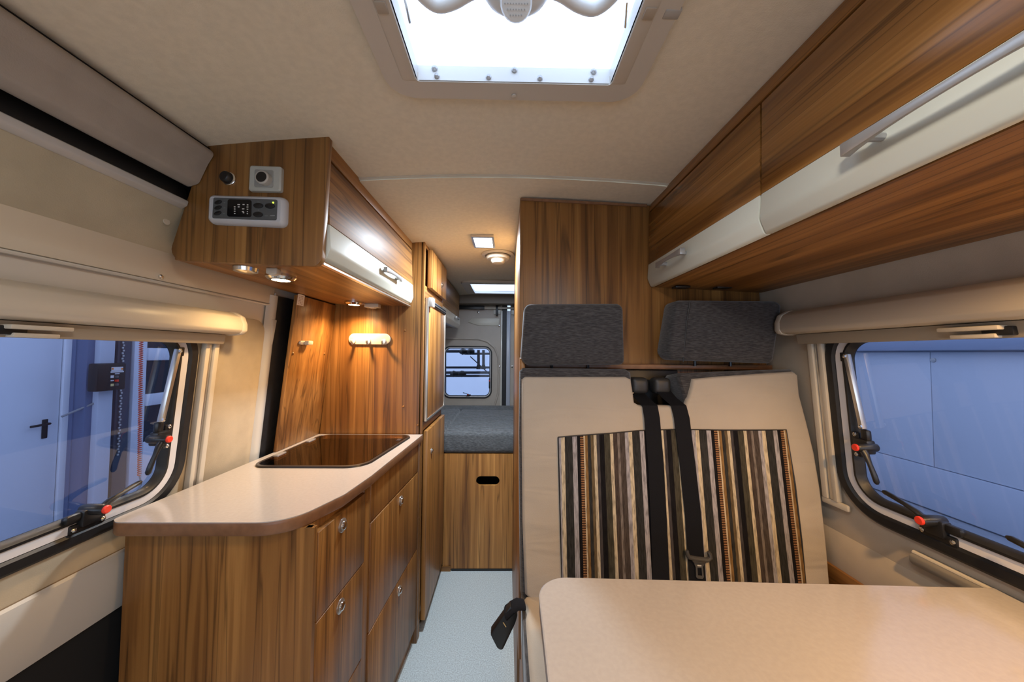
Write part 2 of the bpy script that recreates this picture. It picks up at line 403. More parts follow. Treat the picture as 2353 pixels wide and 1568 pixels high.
# header lining, sloping to the roof
zt, zb = 1.695, 1.56
hx = lambda z: -.812 + (z-1.695)*(.073/.12)
FH = lambda y, z, w_: (hx(z)-w_*.85, y, z+w_*.5)
hp = [(Y0, 1.50), (.60, 1.533), (.78, 1.558), (.815, 1.562), (.828, 1.566), (.838, 1.576), (1.64, 1.58), (1.64, 1.70), (Y0, 1.70)]
slab('header_lining', plain('greenish_beige_felt', (.43, .38, .275), .9, noise=.06, nscale=12, bump=.2, bscale=420, spec=.15), hp, FH, .012, 0, door, .004)
b = MB(); b.tube([(x, .835, z) for x, z in [(hx(1.655)+.003, 1.655), (hx(1.655)+.001, 1.655)]], .008, 10); b.build('screw_cap', PLASTIC, door)
b = MB().prism([(-.806, 1.717), (-.796, 1.712), (-.799, 1.700), (-.812, 1.692), (-.83, 1.70)], 'y', Y0, .85); b.build('header_rail', plain('grey_rail_metal', (.50, .50, .49), .28), door, .0025)
MB().prism([(-.80, 1.705), (-.84, 1.705), (-.87, 1.78), (-.83, 1.78)], 'y', Y0, .86).build('rail_gap', BLACKP, door)
bp_ = rounded([(-.735, 1.835), (-.752, 1.805), (-.772, 1.757), (-.80, 1.747), (-.83, 1.775), (-.80, 1.85), (-.755, 1.848)], .014, 4)
MB().prism(bp_, 'y', Y0, .848).build('roof_bolster', plain('taupe_felt_bolster', (.36, .315, .27), .9, noise=.05, nscale=20, bump=.15, bscale=500, spec=.2), door)
MB().prism([(-.79, 1.87), (-.75, 1.848), (-.83, 1.77), (-.87, 1.79)], 'y', Y0, 3.3).build('roof_edge', BLACKP, door)
b = MB(); b.loft([[(x, y, z) for x, z in [(-.93, 1.55), (-.90, 1.70), (-.88, 1.80), (-.79, 1.875)]] for y in (Y0, 1.46)], False, False, closed=False); b.build('outer_skin', BLACKP, door)
# lower lining, moulded pocket and dark step panel
b = MB(); pr = [(.858, .0), (.848, -.012), (.82, -.020), (.74, -.020), (.712, -.014), (.708, .0)]
b.loft([[FL(y, z, w_) for z, w_ in pr] for y in (Y0, .2, .8, 1.4)], True, True); b.build('moulded_pocket', plain('pale_moulded_plastic', (.50, .475, .43), .5), door)
b = MB(); b.hexa([FL(Y0, .0, -.002), FL(1.45, .0, -.002), FL(1.45, .0, .02), FL(Y0, .0, .02), FL(Y0, .708, -.002), FL(1.45, .708, -.002), FL(1.45, .708, .02), FL(Y0, .708, .02)])
b.build('step_panel', plain('black_step_lining', (.006, .006, .0065), .8), door)
b = MB(); b.tube([FL(Y0, .853, -.004), FL(1.4, .853, -.004)], .002, 6); b.build('lining_joint', plain('brown_joint', (.16, .11, .06), .7), door)

# rest of the left side, behind the kitchen and the bed
b = MB(); prof = [(-.95, 0), (-.95, .9), (-.90, 1.55), (-.86, 1.75), (-.79, 1.87)]
b.loft([[(x, y, z) for x, z in prof] for y in (1.44, 3.32)], False, False, closed=False)
tag(b.build('wall_left', CREAM), 'cream lined side wall beside the bed', 'wall', kind='structure')

# ---- right side wall
W2 = (.20, .962, .915, 1.442, .115)
wallr = thing('wall_right', (.95, .5, 0), 'grey-beige lined side wall beside the bench seat', 'wall', kind='structure')
holed('lining', WALLR, [(Y0, .60), (3.3, .60), (3.3, 1.62), (Y0, 1.62)], [rrect(W2[0]+.012, W2[1]-.012, W2[2]+.012, W2[3]-.012, W2[4]-.01)], lambda u, v, w_: FR(u, v, w_), .03, wallr)
b = MB(); b.loft([[(x, y, z) for x, z in [(.97, .0), (wr(.6), .6)]] for y in (Y0, 3.32)], False, False, closed=False); b.build('lower_lining', WALLR, wallr)
b = MB(); b.loft([[(x, y, z) for x, z in [(wr(1.6), 1.6), (.865, 1.78), (.80, 1.9)]] for y in (Y0, 3.32)], False, False, closed=False); b.build('upper_lining', WALLR, wallr)
# swelling of the lining below the window
b = MB(); pr = [(.835, .0), (.825, -.006), (.80, -.014), (.76, -.017), (.735, -.014), (.73, .0)]
b.loft([[FR(y, z-(y-.6)*0, w_) for z, w_ in pr] for y in (Y0, .4, 1.18)], True, True); b.build('lining_bulge', WALLR, wallr)

# ---- rear doors
RW = (-.615, -.142, .905, 1.408, .075)
rear = thing('wall_rear', (0, YB, 0), 'pair of taupe-lined rear doors at the end of the bed', 'wall', kind='structure')
RD = plain('taupe_rear_lining', (.46, .395, .33), .6, noise=.04, nscale=10)
holed('door_lining', RD, [(-.97, 0), (-.045, 0), (-.045, 1.92), (-.97, 1.92)], [rrect(RW[0]+.01, RW[1]-.01, RW[2]+.01, RW[3]-.01, RW[4]-.01)], FB, .04, rear)
slab('door_lining', RD, [(.03, 0), (.97, 0), (.97, 1.92), (.03, 1.92)], FB, 0, .04, rear)
MB().box(-.05, .0, YB-.006, YB+.04, 0, 1.92).build('door_gap_seal', BLACK, rear)
MB().box(-.062, -.046, YB-.012, YB+.02, 0, 1.75).build('door_edge', PAINT, rear, .004)
MB().box(-.006, .032, YB-.014, YB+.02, 0, 1.75).build('door_edge', plain('blue_grey_door_edge', (.42, .44, .50), .3), rear, .004)
# raised arch round the window
arch = [(-.75, 1.475), (-.28, 1.475), (-.19, 1.45), (-.12, 1.39), (-.085, 1.30), (-.078, 1.15), (-.082, .95), (-.12, .82)]
b = MB(); b.tube([FB(x, z, 0) for x, z in arch], .010, 8); b.build('door_pressing', RD, rear)
slab('grab_recess', PLASTIC, rounded([(-.385, 1.64), (-.34, 1.675), (-.075, 1.675), (-.085, 1.605), (-.27, 1.605), (-.33, 1.62)], .008), FB, .002, -.006, rear, .002)
for x, z in [(-.078, 1.605), (-.072, 1.21), (.075, 1.605), (.05, 1.21), (-.28, 1.735)]:
    MB().lathe([(.010, 0), (.010, .004), (.005, .007)], FB(x, z, 0), (0, -1, 0), 12).build('door_screw', CHROME, rear)
MB().box(-.97, .97, YB-.14, YB, 1.80, 1.93).build('rear_header', plain('brown_header_lining', (.22, .18, .14), .8), rear, .012)
MB().box(-.60, .6, YB-.03, YB-.018, 1.765, 1.785).build('curtain_rail', PLASTIC, rear, .003)
MB().box(-.47, -.22, YB-.04, YB-.014, 1.758, 1.792).build('curtain_rail_sleeve', BLACKP, rear, .003)
for x in (-.10, .075):
    MB().box(x-.012, x+.012, YB-.034, YB-.006, 1.70, 1.80).build('door_lock', BLACKP, rear, .003)
    MB().box(x-.035, x+.035, YB-.012, YB-.001, 1.715, 1.762).build('lock_plate', PAINT, rear, .006)

# ---- front end behind the camera: cab bulkhead with the windscreen opening
ft = holed('wall_front', CREAM, [(-.97, 0), (.97, 0), (.97, 1.92), (-.97, 1.92)], [rrect(-.78, .78, .72, 1.52, .1)], lambda u, v, w_: (u, Y0-w_, v), .04)
tag(ft, 'cream bulkhead with the wide cab opening', 'wall', kind='structure')

# ================================================================== WINDOWS
def ringloft(b, Fn, win, prof, n=10):
    loops = []
    for ins, w_ in prof:
        loops.append([Fn(u, v, w_) for u, v in rrect(win[0]+ins, win[1]-ins, win[2]+ins, win[3]-ins, max(win[4]-ins, .01), n)])
    return b.loft(loops, False, False)
def latch(parent, Fn, u, v, du, dv, sz=1.0, lever=1):
    """catch on the frame strip along (du, dv); (-dv, du) points into the pane; barrel and red button point indoors"""
    def G(a, c, w_): return Fn(u + (a*du - c*dv)*sz, v + (a*dv + c*du)*sz, w_*sz)
    def obox(b, a0, a1, c0, c1, w0, w1): return b.hexa([G(a0,c0,w0),G(a1,c0,w0),G(a1,c1,w0),G(a0,c1,w0),G(a0,c0,w1),G(a1,c0,w1),G(a1,c1,w1),G(a0,c1,w1)])
    k = lever
    root = obox(MB(), -.032, .032, -.010, .010, .0, -.014).build('latch', BLACKP, parent, .003*sz)
    obox(MB(), -.018, .018, .0, .036, .002, -.022).build('latch_block', BLACKP, root, .005*sz)
    MB().tube([G(0, .032, .004), G(0, .032, -.004), G(0, .032, -.044), G(0, .032, -.047)], [.010*sz, .0115*sz, .0115*sz, .0095*sz], 16).build('barrel', BLACKP, root)
    MB().tube([G(0, .032, -.047), G(0, .032, -.050), G(0, .032, -.0515)], [.0088*sz, .0088*sz, .007*sz], 16).build('release_button', RED, root)
    MB().tube([G(0, .032, -.034), G(k*.014, .044, -.036), G(k*.035, .052, -.037), G(k*.060, .059, -.036), G(k*.076, .062, -.035), G(k*.081, .063, -.035)], [.009*sz, .0075*sz, .0055*sz, .0065*sz, .0065*sz, .003*sz], 12, squash=(1, .8)).build('lever', BLACKP, root)
    obox(MB(), -k*.044, -k*.014, .016, .034, -.002, -.018).build('hook', BLACKP, root, .006*sz)
    for a in (-.026, .026): MB().lathe([(.005*sz, 0), (.005*sz, .002*sz), (.002*sz, .004*sz)], G(a, 0, -.014), Vector(Fn(0, 1, -1))-Vector(Fn(0, 1, 0)), 10).build('screw', CHROME, root)
    return root
def window(name, Fn, win, label, scale=1.0):
    o = thing(name, Fn((win[0]+win[1])/2, win[2], 0), label, 'window', kind='structure'); s = scale
    gl_ = WGLASS if s > .9 else glass('clear_acrylic_pane', (.55, .58, .68), .03, 1.0, 1.28)
    ringloft(MB(), Fn, win, [(0, .004), (.002*s, -.010), (.008*s, -.015), (.026*s, -.015), (.031*s, -.010), (.033*s, .014), (.034*s, .03)]).build('rubber_seal', BLACK, o)
    ringloft(MB(), Fn, win, [(.031*s, .006), (.032*s, -.009), (.051*s, -.008), (.053*s, .006)]).build('frame_strip', SEALST, o)
    ringloft(MB(), Fn, win, [(.050*s, .012), (.052*s, -.011), (.058*s, -.012), (.064*s, -.004), (.066*s, .010)]).build('inner_seal', BLACK, o)
    i0, i1 = .055*s, .085*s
    b = MB(); lo = []
    for ins, w_ in ((.050*s, .006), (.060*s, .008)):
        lo.append([Fn(u, v, w_) for u, v in rrect(win[0]+ins, win[1]-ins, win[2]+ins, win[3]-ins, max(win[4]-ins, .02), 10)])
    b.loft(lo, False, True); b.build('pane', gl_, o, ang=5)
    return o
win1 = window('window_1', FL, W1, 'large hinged window in the sliding door')
win2 = window('window_2', FR, W2, 'large hinged window beside the bench seat')
win3 = window('window_3', FB, RW, 'small hinged window in the rear door', .42)

def stay(parent, Fn, u, v0, v1, du):
    """telescopic window stay: two flat aluminium channels"""
    r_ = MB().hexa([Fn(u, v0, -.006), Fn(u+.010*du, v0, -.006), Fn(u+.010*du, v0, .004), Fn(u, v0, .004), Fn(u, v1, -.006), Fn(u+.010*du, v1, -.006), Fn(u+.010*du, v1, .004), Fn(u, v1, .004)]).build('stay', ALU, parent, .002)
    a, c = (u+.014*du, v1), (u+.036*du, v0-.012)
    MB().hexa([Fn(c[0], c[1], -.008), Fn(c[0]+.010*du, c[1], -.008), Fn(c[0]+.010*du, c[1], -.022), Fn(c[0], c[1], -.022),
               Fn(a[0], a[1], -.008), Fn(a[0]+.010*du, a[1], -.008), Fn(a[0]+.010*du, a[1], -.022), Fn(a[0], a[1], -.022)]).build('stay_arm', ALU, r_, .002)
    MB().hexa([Fn(u-.004*du, v1-.02, .004), Fn(u+.012*du, v1-.02, .004), Fn(u+.012*du, v1-.02, -.012), Fn(u-.004*du, v1-.02, -.012),
               Fn(u-.004*du, v1+.004, .004), Fn(u+.012*du, v1+.004, .004), Fn(u+.012*du, v1+.004, -.012), Fn(u-.004*du, v1+.004, -.012)]).build('stay_bracket', BLACKP, r_, .002)
    for p in ((a[0]+.006*du, a[1]-.006), (c[0]+.006*du, c[1]+.006)):
        MB().lathe([(.0045, 0), (.0045, .003), (.002, .005)], Fn(p[0], p[1], -.022), Vector(Fn(0, 1, -1))-Vector(Fn(0, 1, 0)), 10).build('stay_bolt', CHROME, r_)
# left window furniture
stay(win1, FL, W1[1]-.052, 1.165, 1.345, -1)
latch(win1, FL, .782, .955, 1, 0); latch(win1, FL, .44, .955, 1, 0)
latch(win1, FL, .938, 1.110, 0, 1, 1, -1)
# right window furniture (mirror image)
stay(win2, FR, W2[1]-.052, 1.165, 1.345, -1)
latch(win2, FR, .738, .953, 1, 0); latch(win2, FR, .535, .953, 1, 0)
latch(win2, FR, .893, 1.108, 0, 1, 1, -1)
# rear window furniture
latch(win3, FB, -.37, .922, 1, 0, .6, -1)
MB().box(-.172, -.160, YB-.02, YB-.004, 1.00, 1.10).build('side_catch', BLACKP, win3, .004)
MB().lathe([(.007, 0), (.007, .008)], (-.166, YB-.016, 1.075), (0, -1, 0), 12).build('release_button', RED, win3)

# ---- roller blinds over the two side windows
def blind(name, Fn, sgn, y0, y1, zb, zt, rail_y, rail_b, hy, label):
    """cassette with end cap, side rail and pull handle"""
    o = thing(name, Fn(y1, zb, 0), label, 'blind', 'window blind cassettes')
    prof = [(zt, 0), (zt-.004, -.020), (zt-.016, -.042), (zt-.036, -.052), (zb+.010, -.054), (zb, -.048), (zb-.004, -.030), (zb-.004, 0)]
    prof = [(p[0], p[1]-.018) for p in prof]
    b = MB(); b.loft([[Fn(y, z, w_) for z, w_ in prof] for y in (y0, y1)]); b.build('cassette', PLASTIC, o, .003)
    b = MB(); b.loft([[Fn(y, z+dz*(1 if z > (zb+zt)/2 else -1), w_-dz*.6) for z, w_ in prof] for y, dz in ((y1-.012, .002), (y1-.002, .003), (y1+.010, .001))]); b.build('end_cap', PLASTIC, o, .003)
    b = MB(); b.loft([[Fn(y, z, w_) for z, w_ in [(zb-.005, -.018), (zb-.005, -.040), (zb-.034, -.036), (zb-.034, -.018)]] for y in (y0, y1-.03)]); b.build('blind_bar', plain('taupe_blind_bar', (.34, .29, .22), .6), o, .002)
    # side rail: three fluted ribs
    for k, (a, c, d) in enumerate([(0, .014, .016), (.016, .026, .012), (.028, .044, .018)]):
        b = MB(); b.loft([[Fn(y, z, w_) for y, w_ in [(rail_y+a, -.006), (rail_y+c, -.006), (rail_y+c, -.006-d), (rail_y+a, -.006-d)]] for z in (rail_b, zb-.006)])
        b.build('side_rail', ALU if k == 1 else PLASTIC, o, .002)
    b = MB(); b.loft([[Fn(y, z, w_) for y, w_ in [(rail_y-.022, -.006), (rail_y+.05, -.006), (rail_y+.05, -.022), (rail_y-.022, -.016)]] for z in (rail_b-.018, rail_b)]); b.build('rail_foot', PLASTIC, o, .004)
    b = MB(); b.loft([[Fn(y, z, w_) for z, w_ in [(zb-.012, -.030), (zb-.012, -.058), (zb-.020, -.058), (zb-.020, -.030)]] for y in (hy-.05, hy+.035)]); h = b.build('pull_handle', PLASTIC, o, .002)
    b = MB(); b.loft([[Fn(y, z, w_) for z, w_ in [(zb-.026, -.012), (zb-.026, -.050), (zb-.034, -.050), (zb-.034, -.012)]] for y in (hy-.04, hy+.022)]); b.build('handle_lip', PLASTIC, h, .002)
    b = MB(); b.loft([[Fn(y, z, w_) for z, w_ in [(zb-.014, -.014), (zb-.014, -.046), (zb-.030, -.046), (zb-.030, -.014)]] for y in (hy-.06, hy-.02)]); b.build('handle_core', BLACKP, h, .002)
    return o
blind('window_blind', FL, -1, .05, 1.085, 1.395, 1.462, 1.012, .70, .64, 'cream roller blind cassette with ribbed rails over the sliding-door window')
blind('window_blind', FR, 1, .05, 1.045, 1.408, 1.478, .955, .93, .63, 'cream roller blind cassette with ribbed rails beside the bench seat')

# ================================================================== ROOF HATCHES
def hatch(name, H, marg, label, zc, detail=True):
    x0, x1, y0, y1 = H; cx = (x0+x1)/2
    o = thing(name, (cx, (y0+y1)/2, zc), label, 'roof hatch')
    fn = lambda u, v, w_: (u, v, czf(u, v)+.004-w_)
    holed('frame', HATCHP, rrect(x0-marg, x1+marg, y0-marg, y1+marg*.72, .055), [rrect(x0, x1, y0, y1, .006, 2)], fn, .018, o)
    # shaft
    b = MB(); a = [(x0, y0), (x1, y0), (x1, y1), (x0, y1)]
    zt_ = zc+(.016 if detail else .004); e_ = .0015; a = [(x0+e_, y0+e_), (x1-e_, y0+e_), (x1-e_, y1-e_), (x0+e_, y1-e_)]
    b.loft([[(x, y, zc-.0145) for x, y in a], [(x, y, zt_) for x, y in a]], False, False); b.build('shaft', plain('white_hatch_shaft', (.70, .70, .68), .35), o)
    b = MB(); lo = [[(x, y, zt_) for x, y in rrect(x0-.03, x1+.03, y0-.03, y1+.03, .05)], [(x, y, zt_+.03) for x, y in rrect(x0-.01, x1+.01, y0-.01, y1+.01, .05)], [(x, y, zt_+.045) for x, y in rrect(x0+.05, x1-.05, y0+.05, y1-.05, .06)]]
    b.loft(lo, False, True); b.build('dome', milky(), o, ang=60)
    if detail:
        for s_, xx in ((-1, x0), (1, x1)):
            b = MB(); b.hexa([(xx, y0, zc-.020), (xx+s_*.028, y0, zc-.020), (xx+s_*.028, y1-.005, zc-.020), (xx, y1-.005, zc-.020), (xx, y0, zc), (xx+s_*.032, y0, zc), (xx+s_*.032, y1, zc), (xx, y1, zc)])
            b.build('side_rail', HATCHP, o, .004)
            MB().box(xx+s_*.016-.009, xx+s_*.016+.009, y0+.268, y0+.288, zc-.0225, zc-.019).build('rail_stop', plain('taupe_stop', (.38, .32, .25), .5), o, .003)
        MB().box(x1+.040, x1+.066, y0+.272, y0+.288, zc-.0205, zc-.012).build('blind_catch', plain('grey_catch', (.36, .34, .31), .5), o, .002)
        for k in range(4): MB().lathe([(.0055, 0), (.0055, .003), (.002, .006)], (x0+.04+k*(x1-x0-.08)/3, y1-.0015, zc-.007), (0, -1, 0), 10).build('screw', GREYH, o)
        for k in range(3): MB().lathe([(.006, 0), (.006, .003), (.002, .006)], (x0+.035+k*(x1-x0-.07)/2, y1-.0015, zc+.009), (0, -1, 0), 10).build('screw', GREYH, o)
        for xx in (x0+.012, x1-.012): MB().tube([(xx, y0+.30, zc+.02), (xx+.004, y0+.32, zc-.002), (xx+.002, y0+.325, zc+.02)], .0022, 6).build('spring_clip', CHROME, o)
        # pull bar and crank boss under the dome
        yb_, zb_ = .552, zc+.020
        WPL = plain('white_crank_plastic', (.66, .66, .63), .4)
        for s_ in (-1, 1):
            MB().tube(curve([(cx+s_*.03, yb_-.035, zb_), (cx+s_*.07, yb_-.025, zb_-.001), (cx+s_*.105, yb_-.008, zb_-.002), (cx+s_*.135, yb_-.004, zb_-.002), (cx+s_*.16, yb_-.03, zb_), (cx+s_*.17, yb_-.07, zb_+.006)]), .0105, 12).build('pull_bar', WPL, o)
        b = MB(); n = 24; lo = []
        for h_, r_ in ((.028, .058), (.018, .058), (.006, .054), (-.006, .046), (-.014, .034), (-.018, .018), (-.019, .002)):
            lo.append([(cx + r_*math.cos(2*math.pi*k/n), yb_-.012 + r_*.62*math.sin(2*math.pi*k/n), zb_+.004+h_) for k in range(n)])
        b.loft(lo); boss = b.build('crank_boss', WPL, o)
        kc = Vector((cx, yb_-.022, zb_-.012))
        kn = MB().lathe([(.026, .012), (.026, -.006), (.023, -.012), (.001, -.013)], kc, (0, .5, .87), 24).build('crank_knob', WPL, boss)
        for i in range(5):
            yy = -.014+.007*i; hw = math.sqrt(max(0, .019**2-yy*yy))
            for j in range(int(hw/.0045)*2+1):
                xx = -int(hw/.0045)*.0045 + j*.0045
                c = kc + Vector((xx, 0, 0)) + Vector((0, .87, -.5))*yy - Vector((0, .5, .87))*.0125
                MB().lathe([(.0012, 0), (.0012, .0012)], c, (0, -.5, -.87), 6).build('knob_dimple', plain('grey_dimple', (.40, .41, .40), .5), kn)
        MB().lathe([(.005, 0), (.005, .003), (.002, .004)], (cx, y1+.030, zc-.018), (0, 0, -1), 12).build('frame_button', HATCHP, o)
    return o
hatch('roof_hatch', HA, .062, 'large white roof hatch with pull bar and crank boss above the dinette', 1.90)
hatch('roof_hatch', HB, .065, 'small bright roof hatch above the bed', 1.885, False)

# ================================================================== KITCHEN
# worktop, drawers and the sink with its smoked glass lid
FX = lambda y: -.460 + (y-.84)*(.05/.81)                 # slightly angled furniture front
nF, dF = (1, -.05/.81, 0), -.460-.84*.05/.81
aF = lambda px, py: at(px, py, n=nF, d=dF)
FK = lambda y, z, w_: (FX(y)+w_, y, z)                    # w > 0 into the aisle
ctop = [(-.893, 1.645), (-.905, .815), (-.885, .800), (-.50, .800), (-.442, .955), (-.425, 1.10), (-.398, 1.645)]
ctop = rounded(ctop, [0, .02, .03, .10, .06, .06, 0], 8)
lid = [at(562, 1083, z=.95), at(872, 1079, z=.95), at(948, 1003, z=.95), at(742, 999, z=.95)]
lidp = [(-.862, 1.165), (-.478, 1.165), (-.432, 1.618), (-.858, 1.618)]
rimp = rounded(lidp, [.05, .075, .05, .05], 8)
hole = inset(rimp, .012)
ct = holed('countertop', LAMI, ctop, [hole], lambda u, v, w_: (u, v, .950-w_), .004)
tag(ct, 'beige laminate kitchen worktop with rounded front corner and wood edge', 'countertop')
b = MB(); lo = []
for z, ins in ((.9495, .0012), (.947, -.0006), (.941, -.001), (.923, -.001), (.918, .002)): lo.append([(p[0], p[1], z) for p in inset(ctop, ins)])
b.loft(lo, False, False); b.build('edge_band', EDGE, ct)
b = MB(); b.loft([[(p[0], p[1], z) for p in inset(ctop, .002)] for z in (.918, .9182)], True, False)
holed('underside', EDGE, inset(ctop, .002), [hole], lambda u, v, w_: (u, v, .918+w_), .002, ct)

sink = thing('sink_hob', (-.65, 1.39, .95), 'built-in sink and hob under a smoked brown glass lid', 'sink')
b = MB(); b.loft([[(p[0], p[1], z) for p in inset(rimp, i)] for z, i in ((.9505, 0), (.956, .002), (.957, .010), (.951, .015), (.935, .016))], False, False); b.build('rim', plain('dark_brown_rim', (.03, .022, .018), .3), sink)
b = MB(); b.loft([[(p[0], p[1], z) for p in inset(rimp, .013)] for z in (.953, .9565)]); b.build('glass_lid', SMOKE, sink)
b = MB(); hl = inset(rimp, .018)
basin = rounded([(-.84, 1.36), (-.48, 1.36), (-.455, 1.59), (-.84, 1.59)], .07, 6)
holed('deck', STEEL, hl, [basin], lambda u, v, w_: (u, v, .936-w_), .002, sink)
b = MB(); b.loft([[(p[0], p[1], z) for p in inset(basin, i)] for z, i in ((.936, 0), (.93, .004), (.85, .012), (.82, .03), (.815, .06))], False, True); b.build('basin', STEEL, sink)
MB().tube([(-.66, 1.60, .937), (-.66, 1.59, .944), (-.655, 1.50, .945), (-.650, 1.42, .944)], .007, 10).build('faucet', CHROME, sink)
MB().tube([(-.72, 1.605, .942), (-.60, 1.605, .942)], .006, 10).build('faucet_base', CHROME, sink)
for x, y in ((-.75, 1.25), (-.58, 1.26)):
    b = MB(); n = 28
    b.tube([(x+.05*math.cos(2*math.pi*k/n), y+.05*math.sin(2*math.pi*k/n), .941) for k in range(n+1)], .003, 6, cap=False); b.build('burner_ring', STEEL, sink)
    for k in range(4):
        a = k*math.pi/2+.4; MB().tube([(x+.02*math.cos(a), y+.02*math.sin(a), .944), (x+.075*math.cos(a), y+.075*math.sin(a), .944)], .0022, 6).build('pan_support', CHROME, sink)
for p in ((-.845, 1.30), (-.845, 1.50)): MB().box(p[0]-.008, p[0]+.010, p[1]-.025, p[1]+.025, .954, .960).build('hinge', GREYH, sink, .002)
MB().box(-.478, -.462, 1.50, 1.53, .9567, .9585).build('lid_mark', plain('dark_mark', (.05, .035, .03), .4), sink)

def knob(parent, c, nrm=(1, -.06, 0), s=1.2):
    k = MB().lathe([(.0155*s, 0), (.0155*s, .002*s), (.013*s, .0035*s)], c, nrm, 24).build('push_button', ALU, parent, label='round satin metal push-lock button')
    MB().lathe([(.0095*s, .0035*s), (.0095*s, .007*s), (.007*s, .009*s), (.0005, .0095*s)], c, nrm, 20).build('button_cap', CHROME, k)
# front cabinet: end panel facing the cab, two drawers
k1 = thing('kitchen_cabinet', (-.68, 1.0, 0), 'narrow drawer cabinet at the rounded front end of the worktop', 'cabinet')
YE = .842
MB().box(-.905, FX(YE)-.006, YE, YE+.016, 0, .9175).build('end_panel', W_Z, k1)
slab('corner_post', wood('z', .85), [(YE-.001, 0), (YE+.012, 0), (YE+.012, .9175), (YE-.001, .9175)], FK, -.02, .001, k1)
b = MB(); b.hexa([FK(YE+.012, 0, -.40), FK(1.115, 0, -.40), FK(1.115, 0, -.016), FK(YE+.012, 0, -.016), FK(YE+.012, .917, -.40), FK(1.115, .917, -.40), FK(1.115, .917, -.016), FK(YE+.012, .917, -.016)]); b.build('carcass', W_Z, k1)
for z0, z1 in ((.684, .897), (.394, .680), (.05, .390)):
    y0_, y1_ = YE+.016, 1.098
    d = slab('drawer_front', W_Z, [(y0_, z0), (y1_, z0), (y1_, z1), (y0_, z1)], FK, -.016, .002, k1, .0015)
    if z1 > .3: knob(d, FK(.965, z1-.035, .002))
p = aF(780, 1213)
slab('divider_panel', wood('z', .9), [(1.100, 0), (1.139, 0), (1.139, .9175), (1.100, .9175)], FK, -.02, -.002, k1, .001)
MB().lathe([(.005, 0), (.005, .0015), (.002, .003)], FK(1.118, .862, -.002), (1, 0, 0), 12).build('screw_cap', wood('z', .8), k1)
# rear cabinet
k2 = thing('kitchen_cabinet', (-.65, 1.4, 0), 'wide drawer cabinet under the sink beside the tall cabinet', 'cabinet')
b = MB(); b.hexa([FK(1.14, 0, -.46), FK(1.645, 0, -.46), FK(1.645, 0, -.018), FK(1.14, 0, -.018), FK(1.14, .80, -.46), FK(1.645, .80, -.46), FK(1.645, .80, -.018), FK(1.14, .80, -.018)]); b.build('carcass', W_Z, k2)
slab('fascia', W_Z, [(1.142, .785), (1.622, .785), (1.622, .9175), (1.142, .9175)], FK, -.018, 0, k2, .0015)
for z0, z1, zk in ((.432, .780, .742), (.075, .427, .388)):
    d = slab('drawer_front', W_Z, [(1.142, z0), (1.622, z0), (1.622, z1), (1.142, z1)], FK, -.018, .002, k2, .0015)
    knob(d, FK(1.405, zk, .002))
slab('end_post', wood('z', .9), [(1.625, 0), (1.645, 0), (1.645, .9175), (1.625, .9175)], FK, -.03, .006, k2, .001)
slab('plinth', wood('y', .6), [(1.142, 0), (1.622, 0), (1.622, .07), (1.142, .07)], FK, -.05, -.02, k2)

# splash panel on the side wall
sp = thing('splashback', (-.86, 1.5, .95), 'wood-grain splash panel on the side wall above the worktop', 'splashback')
sx = lambda z: -.888 + (z-.95)*(.062/.60)
FSP = lambda y, z, w_: (sx(z)+w_, y, z)
slab('panel', W_Z, [(1.345, .951), (1.648, .951), (1.648, 1.563), (1.345, 1.563)], FSP, -.012, 0, sp, .001)
for px, py in ((675, 813), (747, 813)):
    q = at(px, py, x=-.845); MB().lathe([(.0055, 0), (.0055, .0015), (.002, .004)], FSP(q.y, q.z, 0), (1, 0, 0), 12).build('screw_cap', wood('z', 1.1), sp)
q = at(690, 690, x=-.828)
stk = thing('sticker', FSP(q.y, q.z, 0), 'small square white printed sticker high on the splash panel', 'sticker')
slab('label_sheet', plain('white_paper', (.75, .70, .62), .6), [(q.y-.022, q.z-.022), (q.y+.022, q.z-.022), (q.y+.022, q.z+.022), (q.y-.022, q.z+.022)], FSP, .0004, .001, stk)
for i in range(6):
    for j in range(3):
        wd = random.uniform(.003, .006); zz = q.z+.015-i*.006; yy = q.y-.011+j*.010
        slab('print_line', plain('brown_print', (.22, .09, .03), .7), [(yy-wd/2, zz-.001), (yy+wd/2, zz-.001), (yy+wd/2, zz+.0012), (yy-wd/2, zz+.0012)], FSP, .001, .0013, stk)
q = at(697, 788, x=-.840)
lt = thing('lid_catch', FSP(q.y, q.z, 0), 'small white plastic lid catch with two screws on the splash panel', 'catch')
slab('catch_plate', PLASTIC, rrect(q.y-.026, q.y+.012, q.z-.008, q.z+.008, .007, 4), FSP, 0, .008, lt, .002)
slab('catch_arm', PLASTIC, rrect(q.y+.002, q.y+.038, q.z-.009, q.z+.009, .006, 4), FSP, .004, .024, lt, .004)
for k in (-.018, -.006): MB().lathe([(.0035, 0), (.0035, .0015)], FSP(q.y+k, q.z, .008), (1, 0, 0), 10).build('screw', CHROME, lt)

# ================================================================== TALL CABINET AND FRIDGE
YT, YT2, XT = 1.65, 2.15, -.40
tall = thing('tall_cabinet', (-.62, 1.9, 0), 'floor-to-ceiling wood cabinet beside the worktop, fridge set into it', 'cabinet')
zc_ = 1.878
b = MB(); b.prism([(-.885, 0), (XT-.012, 0), (XT-.012, 1.884), (-.60, 1.866), (-.76, 1.845), (-.815, 1.75), (-.83, 1.56), (-.888, .95)], 'y', YT, YT+.018); b.build('side_panel', W_Z, tall, .0015)
MB().box(-.84, XT-.02, YT+.018, YT2, 0, 1.858).build('body', W_Z, tall)
MB().box(XT-.02, XT-.004, YT, YT+.020, 0, 1.884).build('front_stile', W_Z, tall, .001)
MB().box(XT-.02, XT-.008, YT2-.014, YT2, 0, 1.884).build('front_stile', W_Z, tall, .001)
MB().box(XT-.02, XT-.008, YT+.02, YT2-.014, 1.862, 1.884).build('top_rail', W_Y, tall)
